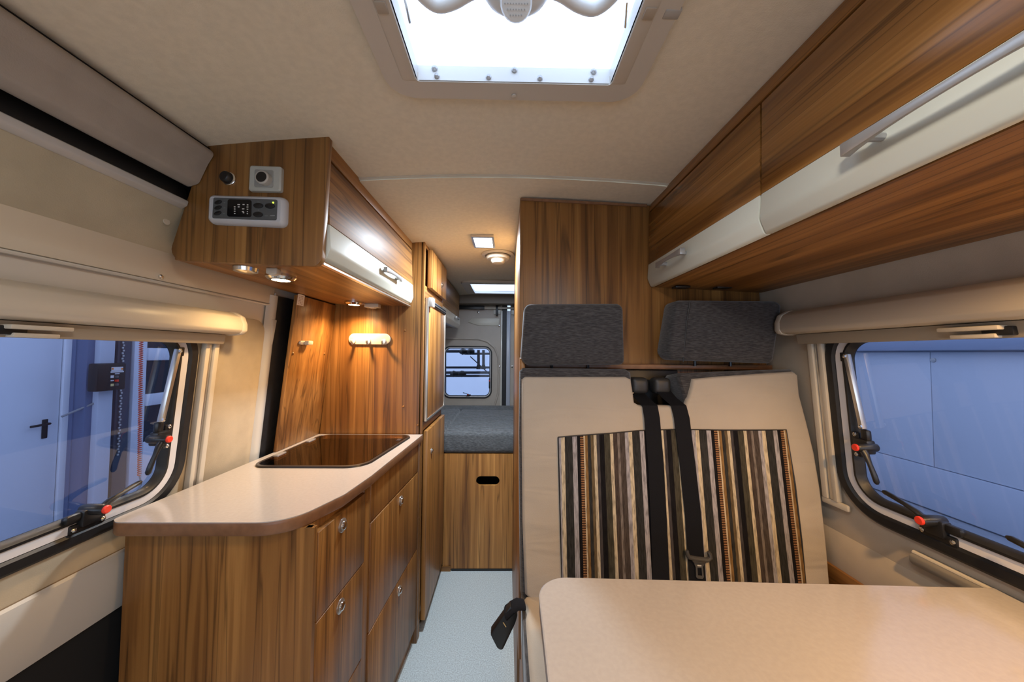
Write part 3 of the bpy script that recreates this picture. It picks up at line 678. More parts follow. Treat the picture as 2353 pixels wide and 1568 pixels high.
MB().box(XT-.02, XT-.008, YT+.02, YT2-.014, 1.612, 1.672).build('middle_rail', W_Y, tall)
MB().box(XT-.02, XT-.008, YT+.02, YT2-.014, .958, 1.0).build('middle_rail', W_Y, tall)
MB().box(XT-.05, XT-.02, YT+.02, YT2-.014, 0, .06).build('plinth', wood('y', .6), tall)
LT = wood('z', 1.5)
d = MB().box(XT-.006, XT+.016, 1.722, 2.138, 1.668, 1.862).build('upper_door', LT, tall, .0015); knob(d, (XT+.016, 1.985, 1.735), (1, 0, 0), 1.0)
d = MB().box(XT-.006, XT+.016, 1.690, 2.138, .055, .956).build('lower_door', LT, tall, .0015); knob(d, (XT+.016, 1.775, .835), (1, 0, 0), 1.0)
for px, py in ((930, 760), (927, 935), (960, 978)):
    q = at(px, py, y=YT); MB().lathe([(.0055, 0), (.0055, .0015), (.002, .004)], (q.x, YT, q.z), (0, -1, 0), 12).build('screw_cap', wood('z', 1.1), tall)
fr = thing('fridge', (-.42, 1.9, 1.0), 'built-in fridge with wood-grain door in an aluminium frame', 'fridge')
MB().box(XT-.004, XT+.010, 1.676, 2.134, 1.012, 1.604).build('door', LT, fr, .001)
for bx_ in ((1.672, 1.682, 1.006, 1.608), (2.128, 2.138, 1.006, 1.608)): MB().box(XT-.002, XT+.014, *bx_).build('door_frame', ALU, fr, .001)
for bx_ in ((1.682, 2.128, 1.598, 1.608), (1.682, 2.128, 1.006, 1.016)): MB().box(XT-.002, XT+.014, *bx_).build('door_frame', ALU, fr, .001)
MB().box(XT-.002, XT+.004, 1.685, 2.13, 1.000, 1.006).build('vent_gap', BLACKP, fr)
MB().box(XT+.010, XT+.018, 1.70, 2.13, 1.578, 1.602).build('grip_strip', BLACKP, fr, .002)
MB().box(XT+.012, XT+.022, 1.71, 2.12, 1.585, 1.590).build('grip_rail', ALU, fr)
MB().box(XT+.010, XT+.034, 1.676, 1.722, 1.566, 1.612).build('latch', plain('grey_latch_plastic', (.45, .45, .45), .35), fr, .004)

# hook rail on the tall cabinet's side
hk = thing('hook_rail', (-.656, YT, 1.40), 'white oval three-hook rail on the wood panel above the sink', 'hook rail')
FT = lambda x, z, w_: (x, YT-w_, z)
q0, q1 = at(803, 780, y=YT), at(898, 780, y=YT); q2, q3 = at(850, 767, y=YT), at(850, 792, y=YT)
slab('backplate', PLASTIC, rrect(q0.x, q1.x, q3.z, q2.z, .026, 8), FT, 0, .010, hk, .003)
for k in (.14, .5, .86):
    xx = q0.x+(q1.x-q0.x)*k; zz = q3.z
    MB().tube([FT(xx, zz+.022, .008), FT(xx, zz+.010, .020), FT(xx, zz+.004, .030), FT(xx, zz+.012, .038), FT(xx, zz+.020, .040)], [.008, .007, .006, .006, .005], 10).build('hook', PLASTIC, hk)

# ================================================================== OVERHEAD CABINET ABOVE THE WORKTOP
ov = thing('overhead_cabinet', (-.65, 1.25, 1.56), 'wood overhead cabinet with pearl-white door strip above the worktop', 'cabinet')
YA = .85
c4 = [at(757, 293, y=YA), at(470, 337, y=YA), at(384, 598, y=YA), at(738, 613, y=YA)]
ep = rounded([(p.x, p.z) for p in c4], [.016, .006, .030, .026], 6)
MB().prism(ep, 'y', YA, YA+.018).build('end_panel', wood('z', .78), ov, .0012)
XO = -.470
MB().prism([(XO-.004, 1.868), (-.70, 1.862), (-.765, 1.845), (-.835, 1.576), (XO-.004, 1.566)], 'y', YA+.018, YT-.001).build('body', W_Y, ov)
UND = MB().prism([(XO-.016, 1.563), (XO-.016, 1.571), (-.842, 1.578), (-.842, 1.570)], 'y', YA+.018, YT-.001); UND.build('underside', W_Y, ov)
MB().prism([(XO+.004, 1.893), (XO+.004, 1.842), (XO-.014, 1.842), (XO-.014, 1.889)], 'y', YA+.018, YT-.001).build('top_rail', W_Y, ov, .001)
dp = [(XO-.012, 1.836), (XO+.004, 1.836), (XO+.012, 1.668), (XO-.006, 1.668)]
dr = MB().prism(dp, 'y', YA+.022, YT-.004).build('door', wood('y', 1, .48, 'matt'), ov, .0012)
st_ = rounded([(XO-.006, 1.667), (XO+.012, 1.667), (XO+.016, 1.605), (XO+.006, 1.578), (XO-.012, 1.570), (XO-.014, 1.60)], [0, .002, .03, .012, .004, 0], 6)
MB().prism(st_, 'y', YA+.022, YT-.004).build('door_strip', STRIP, dr, .0012, label='pearl-white curved lower strip of the door')
MB().prism([(XO-.012, 1.562), (XO+.002, 1.562), (XO+.002, 1.567), (XO-.012, 1.567)], 'y', YA+.018, YT-.001).build('bottom_rail', ALU, ov)
def bow_handle(parent, Fn, y0, y1, z, name='handle', d=.026):
    """bow handle; Fn(y, z, w) w away from the door"""
    n = 12; b = MB(); lo = []
    for k in range(n+1):
        t = k/n; y = y0+(y1-y0)*t
        wo = d - .003*(2*t-1)**2; th = .004 + .010*abs(2*t-1)**3; hw = .009 - .0035*math.sin(math.pi*t)
        lo.append([Fn(y, z-hw, wo-th), Fn(y, z+hw, wo-th), Fn(y, z+hw, wo), Fn(y, z-hw, wo)])
    b.loft(lo); h = b.build(name, GREYH, parent, .0012, label='satin grey bow handle')
    L_ = y1-y0
    for yy in (y0+L_*.13, y1-L_*.13): MB().tube([Fn(yy, z, 0), Fn(yy, z, d-.006)], [.0055, .0065], 10).build('handle_foot', GREYH, h)
    return h
bow_handle(dr, lambda y, z, w_: (XO+.012+w_, y, z), 1.23, 1.41, 1.640)

# power panel, socket and blank plug on the end panel
cpn = thing('power_monitor', (-.64, YA, 1.68), 'grey control panel with display and oval keys on the cabinet end', 'control panel')
FE = lambda x, z, w_: (x, YA-w_, z)
ce = [at(px, py, y=YA-.012) for px, py in ((480, 447), (657, 452), (655, 521), (477, 513))]
cpo = rounded([(p.x, p.z) for p in ce], .014, 6)
b = MB(); b.loft([[FE(*p, w_) for p in inset(cpo, i)] for w_, i in ((0, 0), (.006, 0), (.014, .003), (.018, .008), (.018, .011), (.0165, .0115))]); b.build('bezel', plain('light_grey_plastic', (.45, .45, .46), .4), cpn)
def EP(px, py): p = at(px, py, y=YA-.018); return (p.x, p.z)
def eslab(name, mat, pxs, w0, w1, parent, r=.003, bev=0): return slab(name, mat, rounded([EP(*p) for p in pxs], r, 4), FE, w0, w1, parent, bev)
KP = plain('dark_grey_keypad', (.075, .08, .082), .45)
kp = eslab('keypad', KP, [(491, 454), (637, 459), (635, 506), (488, 502)], .016, .0186, cpn, .004)
S = 240/2091.
def zz(x, y): return (460+x*S, 360+y*S)
dsp = eslab('display', plain('black_display', (.006, .006, .007), .15), [zz(565, 860), zz(1035, 875), zz(1030, 1215), zz(550, 1205)], .0186, .0200, cpn, .005)
TXT = plain('pale_lettering', (.55, .55, .52), .6)
for x, y, wd in [(785, 970, 50), (785, 1015, 36), (882, 968, 40), (705, 1015, 32), (705, 1058, 30), (705, 1102, 30), (705, 1148, 28), (962, 975, 30), (960, 1018, 36), (960, 1062, 30), (958, 1108, 20), (958, 1150, 24), (875, 1055, 44), (870, 1108, 40), (882, 1132, 30)]:
    eslab('display_mark', TXT, [zz(x-wd/2, y-9), zz(x+wd/2, y-9), zz(x+wd/2, y+9), zz(x-wd/2, y+9)], .0200, .0203, dsp, .0004)
def oval(name, cx_, cy_, rw, rh, tilt=0):
    c = EP(*zz(cx_, cy_)); e = EP(*zz(cx_+rw, cy_)); g = EP(*zz(cx_, cy_+rh)); a = abs(e[0]-c[0]); h = abs(g[1]-c[1]); pts = []
    for k in range(20):
        t = 2*math.pi*k/20; x, y = a*math.cos(t), h*math.sin(t); pts.append((c[0]+x*math.cos(tilt)-y*math.sin(tilt), c[1]+x*math.sin(tilt)+y*math.cos(tilt)))
    slab(name, BLACKP, pts, FE, .0186, .0212, cpn, .0006)
for cx_, cy_ in ((375, 920), (370, 1028), (362, 1140)): oval('key', cx_, cy_, 75, 36, .38)
for cx_, cy_ in ((1173, 988), (1408, 995), (1168, 1165)): oval('key', cx_, cy_, 98, 52)
q = EP(*zz(1467, 925)); MB().lathe([(.0019, 0), (.0019, .001)], FE(q[0], q[1], .0186), (0, -1, 0), 10).build('status_light', emit('green_led', (.55, 1, .05), 3), cpn)
eslab('key_print', plain('grey_print', (.22, .23, .23), .6), [zz(1405, 1178), zz(1500, 1178), zz(1500, 1194), zz(1405, 1194)], .0186, .0189, cpn, .0003)
for cx_, cy_, wd in ((1175, 915, 60), (1175, 1075, 24), (490, 925, 30), (490, 1030, 40), (480, 1145, 36), (1325, 1190, 60)):
    eslab('key_print', plain('grey_print2', (.13, .14, .14), .6), [zz(cx_-wd/2, cy_-8), zz(cx_+wd/2, cy_-8), zz(cx_+wd/2, cy_+8), zz(cx_-wd/2, cy_+8)], .0186, .0189, cpn, .0003)
sk = thing('power_socket', (-.62, YA, 1.77), 'square grey-white plate with a round 12-volt socket on the cabinet end', 'socket')
sp4 = [at(px, py, y=YA-.008) for px, py in ((574, 380), (648, 383), (646, 441), (571, 439))]
spo = rounded([(p.x, p.z) for p in sp4], .006, 4)
b = MB(); b.loft([[FE(*p, w_) for p in inset(spo, i)] for w_, i in ((0, 0), (.008, .0005), (.011, .004))]); b.build('plate', plain('grey_white_plastic', (.40, .405, .36), .4), sk)
s5 = [at(px, py, y=YA-.012) for px, py in ((585, 389), (628, 391), (627, 431), (584, 430))]
slab('insert', plain('mid_grey_plastic', (.27, .27, .25), .4), rounded([(p.x, p.z) for p in s5], .004, 4), FE, .010, .0125, sk, .0008)
q = at(600, 409, y=YA-.022)
MB().lathe([(.0165, -.010), (.0165, .012), (.0145, .014), (.0130, .014), (.0128, -.006), (.0005, -.006)], (q.x+.004, YA-.014, q.z), (0, -1, 0), 28).build('barrel', plain('pale_barrel', (.42, .40, .36), .35), sk)
MB().lathe([(.0128, 0), (.0128, .018), (.0005, .018)], (q.x+.004, YA-.009, q.z), (0, -1, 0), 28).build('bore', BLACKP, sk)
pg = thing('aerial_plug', (-.72, YA, 1.77), 'small black round plug beside the socket on the cabinet end', 'plug')
q = at(521, 408, y=YA-.006)
MB().lathe([(.015, 0), (.015, .004), (.0135, .012), (.0115, .014), (.0005, .014)], (q.x, YA, q.z), (-.2, -1, .1), 24).build('cap', BLACKP, pg)
MB().lathe([(.0165, -.001), (.0165, .003), (.015, .004)], (q.x+.002, YA, q.z-.001), (0, -1, 0), 24).build('collar', CHROME, pg)

# halogen downlights under the cabinet
def spot(name, loc, d, power, col, ang, blend, r, parent):
    L_ = bpy.data.lights.new(name, 'SPOT'); L_.energy = power; L_.color = col; L_.spot_size = math.radians(ang); L_.spot_blend = blend; L_.shadow_soft_size = r
    o = bpy.data.objects.new(name, L_); COL.objects.link(o); o.location = Vector(loc)-root_loc(parent); o.parent = parent
    o.rotation_euler = Vector(d).to_track_quat('-Z', 'Y').to_euler(); return o
WARM = (1.0, .63, .29)
def downlight(x, y, z, label, power, grp='halogen downlights', ang=150, blend=1, col=None):
    o = thing('downlight', (x, y, z), label, 'lamp', grp)
    MB().lathe([(.040, 0), (.040, .006), (.034, .013), (.024, .014), (.024, .008)], (x, y, z), (0, 0, -1), 28).build('ring', CHROME, o)
    MB().lathe([(.024, .008), (.020, .012), (.001, .0135)], (x, y, z), (0, 0, -1), 24).build('lens', emit('halogen_lens', (1, .72, .38), 30), o)
    spot('downlight_beam', (x, y, z-.020), (0, 0, -1), power, col or WARM, ang, blend, .02, o)
    return o
q = at(640, 632, z=1.566); downlight(q.x, q.y+.012, 1.566, 'lit chrome downlight under the overhead cabinet near its end panel', 11)
q = at(828, 699, z=1.566); downlight(q.x, 1.545, 1.566, 'lit chrome downlight under the overhead cabinet near the hook rail', 23)
q = at(868, 703, z=1.560)
sw = MB().box(-.665, -.60, 1.585, 1.625, 1.548, 1.566).build('light_switch', PLASTIC, None, .003); tag(sw, 'small white rocker switch under the overhead cabinet near the hook rail', 'switch')
MB().box(-.645, -.620, 1.590, 1.620, 1.545, 1.549).build('rocker', plain('white_rocker', (.7, .65, .55), .3), sw, .001)
sw = MB().box(-.655, -.625, .925, .945, 1.550, 1.566).build('light_switch', PLASTIC, None, .003); tag(sw, 'small white switch under the overhead cabinet near its end panel', 'switch')
MB().box(-.648, -.632, .928, .942, 1.547, 1.551).build('rocker', plain('white_rocker', (.7, .65, .55), .3), sw, .001)
cv = MB(); cv.lathe([(.030, 0), (.028, .010), (.014, .014), (.0005, .0145)], (-.715, .935, 1.5665), (0, 0, -1), 24); o = cv.build('cable_cover', CHROME); tag(o, 'domed chrome cover beside the first downlight', 'cover')

# ================================================================== BED AREA
bb = thing('bed_base', (-.17, 2.2, 0), 'wood front panel of the bed box with an oval grip hole', 'bed box')
YBED = 2.15
hp_ = rrect(-.185, -.040, .518, .575, .028, 8)
holed('front_panel', wood('z', 1.65), [(-.385, .012), (.30, .012), (.30, .712), (-.385, .712)], [hp_], lambda u, v, w_: (u, YBED+w_, v), .018, bb)
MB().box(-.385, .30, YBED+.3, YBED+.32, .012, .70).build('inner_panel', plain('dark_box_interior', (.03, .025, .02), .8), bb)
MB().box(-.40, -.335, YBED-.006, YBED-.001, 0, .03).build('foot_block', wood('x', 1), bb)
MB().box(-.33, .30, YBED-.002, YBED+.01, 0, .014).build('toe_gap', BLACKP, bb)
MB().box(-.84, .30, YBED+.02, YB-.02, .690, .710).build('slat_board', wood('x', 1), bb)
m1 = MB().box(-.40, .86, YBED-.004, 3.05, .715, .842).build('mattress', MATT, None, .022, 4); tag(m1, 'slate-grey wide mattress piece along the aisle side of the bed', 'mattress', 'mattress pieces')
m2 = MB().box(-.84, -.405, YBED+.01, 3.05, .715, .848).build('mattress', MATT, None, .022, 4); tag(m2, 'slate-grey narrow mattress piece behind the tall cabinet', 'mattress', 'mattress pieces')
m3 = MB().box(-.84, .86, 3.055, YB-.018, .715, .842).build('mattress', MATT, None, .022, 4); tag(m3, 'slate-grey mattress piece against the rear doors', 'mattress', 'mattress pieces')
ro = thing('overhead_cabinet', (-.6, 2.6, 1.55), 'wood overhead cabinet with pale strip above the bed', 'cabinet')
MB().prism([(-.44, 1.56), (-.84, 1.56), (-.80, 1.80), (-.44, 1.865)], 'y', YBED+.005, 3.04).build('body', wood('y', .8), ro, .002)
MB().prism([(-.438, 1.86), (-.428, 1.86), (-.428, 1.65), (-.438, 1.65)], 'y', YBED+.01, 3.03).build('door', wood('y', .8), ro, .001)
d = MB().prism(rounded([(-.438, 1.648), (-.424, 1.648), (-.420, 1.59), (-.436, 1.552), (-.46, 1.552)], [0, .002, .02, .01, 0]), 'y', YBED+.01, 3.03).build('door_strip', plain('beige_strip', (.50, .43, .34), .3), ro)
bow_handle(ro, lambda y, z, w_: (-.424+w_, y, z), 2.72, 2.88, 1.625)

# ================================================================== WARDROBE AND OVERHEAD CABINET OVER THE BENCH
YW = 1.185
wd = thing('wardrobe', (.47, 1.65, 0), 'tall dark wood wardrobe wall behind the bench seat', 'wardrobe')
XW = .042
MB().prism([(XW, 0), (.955, 0), (.945, .92), (.885, 1.60), (.85, 1.75), (.80, 1.83), (.5, 1.868), (XW, 1.888)], 'y', YW, YW+.018).build('front_panel', wood('z', .92), wd, .0012)
MB().box(XW, XW+.018, YW+.018, 2.10, 0, 1.886).build('side_panel', wood('z', .92), wd, .001)
MB().box(XW+.02, .86, YW+.02, 2.08, 0, 1.70).build('body', wood('z', .92), wd)
MB().prism([(XW+.002, 1.878), (.49, 1.861), (.49, 1.869), (XW+.002, 1.887)], 'y', YW-.006, YW).build('top_edge', EDGE, wd)
ro2 = thing('overhead_cabinet', (.7, .6, 1.57), 'long wood overhead cabinet with two pearl-white strips above the bench', 'cabinet')
XR = .500
YR0, YS = .02, .651
MB().prism([(XR+.045, 1.876), (XR+.045, 1.582), (.893, 1.566), (.86, 1.76), (.80, 1.845), (.62, 1.868)], 'y', YR0, YW-.002).build('body', W_Y, ro2)
MB().prism([(XR+.006, 1.878), (XR+.018, 1.878), (XR+.018, 1.8435), (XR-.002, 1.8435)], 'y', YR0-.005, YW-.002).build('top_rail', W_Y, ro2, .001)
MB().prism([(XR+.018, 1.5815), (XR+.018, 1.576), (.893, 1.560), (.893, 1.566)], 'y', YR0, YW-.002).build('underside', W_Y, ro2)
for ya, yb in ((YR0, YS-.0022), (YS+.0022, YW-.004)):
    d = MB().prism([(XR-.002, 1.838), (XR+.016, 1.838), (XR+.012, 1.655), (XR-.006, 1.655)], 'y', ya, yb).build('door', wood('y', .9, .2, 'gloss'), ro2, .0012)
    MB().prism(rounded([(XR-.006, 1.6545), (XR+.014, 1.6545), (XR+.016, 1.600), (XR+.016, 1.577), (XR+.002, 1.575), (XR-.010, 1.605)], [.001, 0, 0, .003, .016, .03], 6), 'y', ya, yb).build('door_strip', STRIP, d, .0012, label='pearl-white curved lower strip of the door')
    if ya < .3: h0, h1, hz = .225, .463, 1.628
    else: h0, h1, hz = .905, 1.060, 1.620
    bow_handle(d, lambda y, z, w_: (XR-.008-w_, y, z), h0, h1, hz, d=.030)
for y, x in ((1.12, .56), (1.12, .70)): MB().box(x, x+.05, y, y+.03, 1.563, 1.570).build('hinge_cover', BLACKP, ro2, .002)
# reading lights under this cabinet, towards the cab
downlight(.70, .20, 1.5665, 'lit chrome downlight under the long cabinet, towards the cab', 30, 'halogen downlights', 166, .55, (1, .58, .22))
downlight(.70, -.35, 1.5665, 'lit chrome downlight under the long cabinet, close to the cab', 12, 'halogen downlights', 166, .55, (1, .58, .22))
MB().box(.52, .9, -.6, YR0, 1.5665, 1.585).build('cab_shelf', W_Y, ro2)

# ================================================================== BENCH SEAT
# sloping backrest plane y = .896 + .127 z
nS, dS = (0, 1, -.127), .896
aS = lambda px, py: (lambda p: (p.x, p.z))(at(px, py, n=nS, d=dS))
FS = lambda x, z, w_: (x, .896+.127*z - w_, z + w_*.127)      # w > 0 towards the table
bench = thing('bench_seat', (.48, .9, 0), 'two-place bench seat in beige cloth with dark striped panel and grey headrests', 'bench')
out_px = [(1194, 852), (1202, 845), (1320, 846), (1438, 848), (1450, 856), (1453, 885), (1456, 922), (1463, 930), (1520, 931), (1572, 931), (1574, 915), (1566, 890), (1558, 866), (1564, 857), (1640, 854), (1740, 850), (1818, 848), (1832, 858), (1836, 905), (1852, 965), (1870, 1040), (1883, 1120), (1892, 1200), (1899, 1270), (1904, 1335), (1906, 1385), (1202, 1385), (1196, 1366), (1194, 1200), (1193, 1000)]
body = [aS(*p) for p in out_px]
b = MB(); b.loft([[FS(*p, w_) for p in inset(body, i)] for w_, i in ((-.105, .010), (-.095, .002), (-.02, 0), (-.006, .001), (0, .006))]); b.build('backrest', GREYF, bench, ang=50)
in_px = [(1198, 872), (1206, 866), (1320, 866), (1436, 866), (1448, 872), (1452, 895), (1456, 925), (1466, 931), (1520, 932), (1570, 932), (1578, 912), (1584, 890), (1588, 871), (1640, 866), (1740, 859), (1818, 854), (1828, 862), (1832, 908), (1848, 968), (1866, 1042), (1879, 1122), (1888, 1202), (1895, 1270), (1900, 1335), (1902, 1380), (1222, 1378), (1206, 1364), (1200, 1200), (1198, 1000)]
inn = [aS(*p) for p in in_px]
b = MB(); b.loft([[FS(*p, w_) for p in inset(inn, i)] for w_, i in ((-.004, 0), (.004, .001), (.010, .004), (.012, .007), (.0125, .009))], False, True); b.build('front_cover', BEIGE, bench, ang=60)
sp_px = [(1281, 1004), (1330, 1000), (1400, 995), (1465, 989), (1550, 986), (1650, 988), (1740, 988), (1797, 987)]
spn = [aS(*p) for p in sp_px] + [aS(1817, 1110), aS(1832, 1240), aS(1842, 1345), aS(1289, 1345), aS(1286, 1200)]
b = MB(); b.loft([[FS(*p, w_) for p in inset(spn, i)] for w_, i in ((.008, 0), (.0155, .0005), (.017, .002))], False, True); b.build('striped_panel', STRIPES, bench, ang=60)
b = MB(); b.tube([FS(*p, .015) for p in spn]+[FS(*spn[0], .015)], .0022, 6, cap=False); b.build('panel_piping', BLACK, bench)
# headrests
def headrest(px4, yf, th, top_in, name='headrest'):
    p4 = [at(px, py, y=yf) for px, py in px4]
    o_ = rounded([(p.x, p.z) for p in p4], [.022, .022, .030, .016], 6)
    b = MB(); lo = []
    for w_, i in ((0, .014), (.006, .005), (.018, .0005), (th*.5, 0), (th-.018, .0005), (th-.006, .005), (th, .014)):
        lo.append([(p[0], yf + w_ - .05*(1.42-p[1]), p[1]) for p in inset(o_, i)])
    b.loft(lo); h = b.build(name, GREYF, bench, ang=60)
    cx_ = sum(p.x for p in p4)/4; zb_ = min(p.z for p in p4)
    for s_ in (-.06, .06): MB().tube([(cx_+s_, yf+th*.75, zb_+.03), (cx_+s_, yf+th*.75, zb_-.012)], .005, 8).build('headrest_post', BLACKP, h)
    return h
headrest([(1436, 696), (1206, 697), (1196, 841), (1437, 839)], 1.055, .095, 0)
headrest([(1806, 690), (1556, 688), (1530, 828), (1778, 836)], 1.065, .095, 0)
b = MB(); q = [at(px, py, y=1.063) for px, py in ((1586, 692), (1578, 740), (1570, 832))]; b.tube([p for p in q], .0018, 6); b.build('headrest_seam', BLACK, bench)
# seat cushion, base, side panel
cz = at(1203, 1366, n=nS, d=dS).z
b = MB().box(.052, .93, .42, at(1203, 1366, n=nS, d=dS).y+.005, cz-.13, cz).build('seat_cushion', BEIGE, bench, .018, 4)
MB().box(.046, .056, .44, 1.0, cz-.135, cz-.010).build('cushion_border', GREYF, bench, .004)
MB().box(.075, .92, .55, 1.165, .02, cz-.135).build('seat_box', plain('cream_box_laminate', (.50, .44, .35), .5), bench, .003)
MB().box(.050, .074, .85, 1.17, .0, cz-.133).build('side_panel', wood('z', 1.1), bench, .002)
MB().box(.042, .058, 1.08, YW-.002, .40, 1.325).build('side_post', wood('z', 1.2), bench, .003)
MB().box(.048, .074, .55, .848, .0, cz-.133).build('side_panel', plain('cream_box_laminate', (.50, .44, .35), .5), bench, .002)
MB().box(.010, .030, 1.02, 1.05, 0, .16).build('door_stop_batten', W_Z, bench, .002)
# ledge behind the backrest and the dark belt housing in its notch
MB().box(.06, .90, 1.145, YW-.001, 1.290, 1.306).build('ledge', EDGE, wd, .002)
blt = thing('belt_housing', (.48, 1.14, 1.2), 'black belt reel housing in the notch of the backrest', 'belt housing')
MB().box(.365, .585, 1.160, 1.182, 1.10, 1.287).build('cover', BLACKP, blt, .004)
for x in (.420, .492): MB().box(x-.02, x+.035, 1.085, 1.135, 1.212, 1.265).build('guide', plain('dark_grey_guide', (.028, .028, .028), .45), blt, .014, 3)
q = at(1465, 903, y=1.08)
for k in (0, 1): MB().box(.392, .402-.002*k, 1.079, 1.083, 1.216-.008*k, 1.2185-.008*k).build('guide_glint', CHROME, blt)
def belt(path_px, hw, label, tongue=False):
    b = MB(); L0 = []; ys = []
    for i, (px, py, w_) in enumerate(path_px):
        c = aS(px, py); L0.append((c, w_))
    o = thing('seat_belt', FS(*L0[-1][0], L0[-1][1]), label, 'seat belt')
    lo = []
    for (c, w_) in L0: lo.append([FS(c[0]-hw, c[1], w_), FS(c[0]+hw, c[1], w_), FS(c[0]+hw, c[1], w_+.0018), FS(c[0]-hw, c[1], w_+.0018)])
    b.loft(lo); b.build('webbing', plain('black_navy_webbing', (.005, .0055, .008), .8, bump=.3, bscale=900, spec=.2), o)
    return o
b1 = belt([(1478, 905, -.045), (1483, 918, -.02), (1488, 932, .016), (1492, 960, .0190), (1500, 1060, .0195), (1507, 1200, .0195), (1512, 1330, .0195), (1513, 1372, .0195)], .0232, 'black seat belt lying over the stripes with no tongue showing')
b2 = belt([(1536, 895, -.045), (1545, 915, -.02), (1553, 932, .016), (1559, 960, .0190), (1571, 1060, .0195), (1584, 1180, .0195), (1589, 1265, .021), (1594, 1330, .0195), (1594, 1372, .0195)], .0232, 'black seat belt with a grey tongue hanging on it')
TG = plain('grey_tongue_plastic', (.055, .052, .048), .4)
def S2(px, py): return aS(1520+px*180/1568., 1180+py*180/1568.)
tp = [FS(*S2(*p), .028) for p in ((410, 650), (412, 720), (450, 790), (560, 815), (690, 830), (800, 845), (860, 800), (850, 730), (820, 680))]
MB().tube(tp, [.004, .006, .0065, .0065, .0065, .0065, .0065, .006, .004], 10).build('tongue_guide', TG, b2)
slab('tongue_body', TG, [S2(*p) for p in ((470, 790), (640, 815), (830, 850), (760, 905), (640, 915), (520, 890))], FS, .022, .032, b2, .003)
holed('tongue_plate', plain('dark_steel_tongue', (.16, .155, .145), .35, metal=.7), [S2(*p) for p in ((545, 895), (755, 915), (722, 985), (740, 1180), (715, 1215), (620, 1208), (590, 1175), (582, 985))], [[S2(*p) for p in ((615, 1000), (695, 1005), (705, 1155), (625, 1150))]], lambda u, v, w_: FS(u, v, .024+w_), .003, b2)
slab('tongue_print', TXT, [S2(*p) for p in ((615, 940), (690, 948), (690, 972), (615, 964))], FS, .027, .0273, b2)
# buckle hanging out beside the bench
bk = thing('belt_buckle', (.0, .85, .55), 'black belt buckle hanging into the aisle beside the bench', 'buckle')
A = lambda px, py, y=.93: at(px, py, y=y)
def B_(px, py): return (1100+px*400/1972., 1250+py*400/1972.)
pp = [B_(*p) for p in ((330, 700), (430, 850), (280, 1160), (215, 1150), (135, 995))]
pts = [A(*p) for p in [B_(360, 670), B_(440, 780), B_(415, 870), B_(275, 1165), B_(240, 1168), B_(205, 1140), B_(135, 1000), B_(140, 975)]]
b = MB(); b.loft([[(p.x, .93+w_, p.z) for p in pts] for w_ in (-.012, .014)]); b.build('buckle_body', BLACKP, bk, .004)
st2 = [A(*B_(*p)) for p in ((310, 790), (390, 720), (440, 690), (475, 720))]
MB().tube([(p.x, .932, p.z) for p in st2[:3]] + [(.052, .935, st2[2].z-.004)], [.026, .024, .022, .020], 10, squash=(1, .35)).build('strap', plain('black_sheath', (.006, .006, .008), .85, spec=.15), bk)
q = [A(*B_(*p)) for p in ((278, 850), (310, 900))]
MB().tube([(p.x, .917, p.z) for p in q], .0012, 6).build('buckle_mark', plain('gold_mark', (.55, .42, .20), .4), bk)

# ================================================================== TABLE
tb = thing('table', (.5, .35, 0), 'beige laminate dinette table in front of the bench seat', 'table')
TZ = .90
tp_ = [(.056, .10), (.93, .10), (.935, .612), (.915, .655), (.10, .692), (.056, .60)]
tp_ = [(.052, .10), (.925, .10), (.930, .614), (.934, .655), (.50, .672), (.062, .690)]
tpr = rounded(tp_, [.03, .02, 0, .003, 0, .058], 10)
b = MB(); b.loft([[(p[0], p[1], z) for p in inset(tpr, i)] for z, i in ((TZ-.004, .0), (TZ-.001, .0008), (TZ, .003))], False, True); b.build('tabletop', LAMI, tb, ang=12)
b = MB(); b.loft([[(p[0], p[1], z) for p in inset(tpr, i)] for z, i in ((TZ-.028, .004), (TZ-.026, .001), (TZ-.006, .001), (TZ-.0041, .0005))], True, False); b.build('edge_band', EDGE, tb)
MB().tube([(.36, .30, 0), (.36, .30, TZ-.028)], .028, 16).build('leg', ALU, tb)
MB().lathe([(.12, 0), (.11, .012), (.03, .02)], (.36, .30, 0), (0, 0, 1), 28).build('leg_foot', ALU, tb)
tr_ = thing('table_rail', FR(.72, .872, 0), 'grey plastic table support rail on the wall under the window', 'rail')
b = MB(); pr = [(.868, 0), (.862, -.018), (.872, -.024), (.884, -.022), (.892, -.012), (.893, 0)]
b.loft([[FR(y, z, w_) for z, w_ in pr] for y in (.30, .79)]); b.build('rail_profile', plain('grey_beige_rail', (.25, .225, .19), .4), tr_, .003)
b = MB(); b.tube([FR(.31, .890, -.012), FR(.788, .890, -.012)], .005, 10); b.build('rail_nose', PLASTIC, tr_)
# low wood box between bench and wall
lb = MB().prism([(.60, .0), (1.17, 0), (1.17, .735), (.60, .735)], 'x', .940, .95).build('side_board', W_Y); tag(lb, 'low wood board along the wall below the window', 'board')

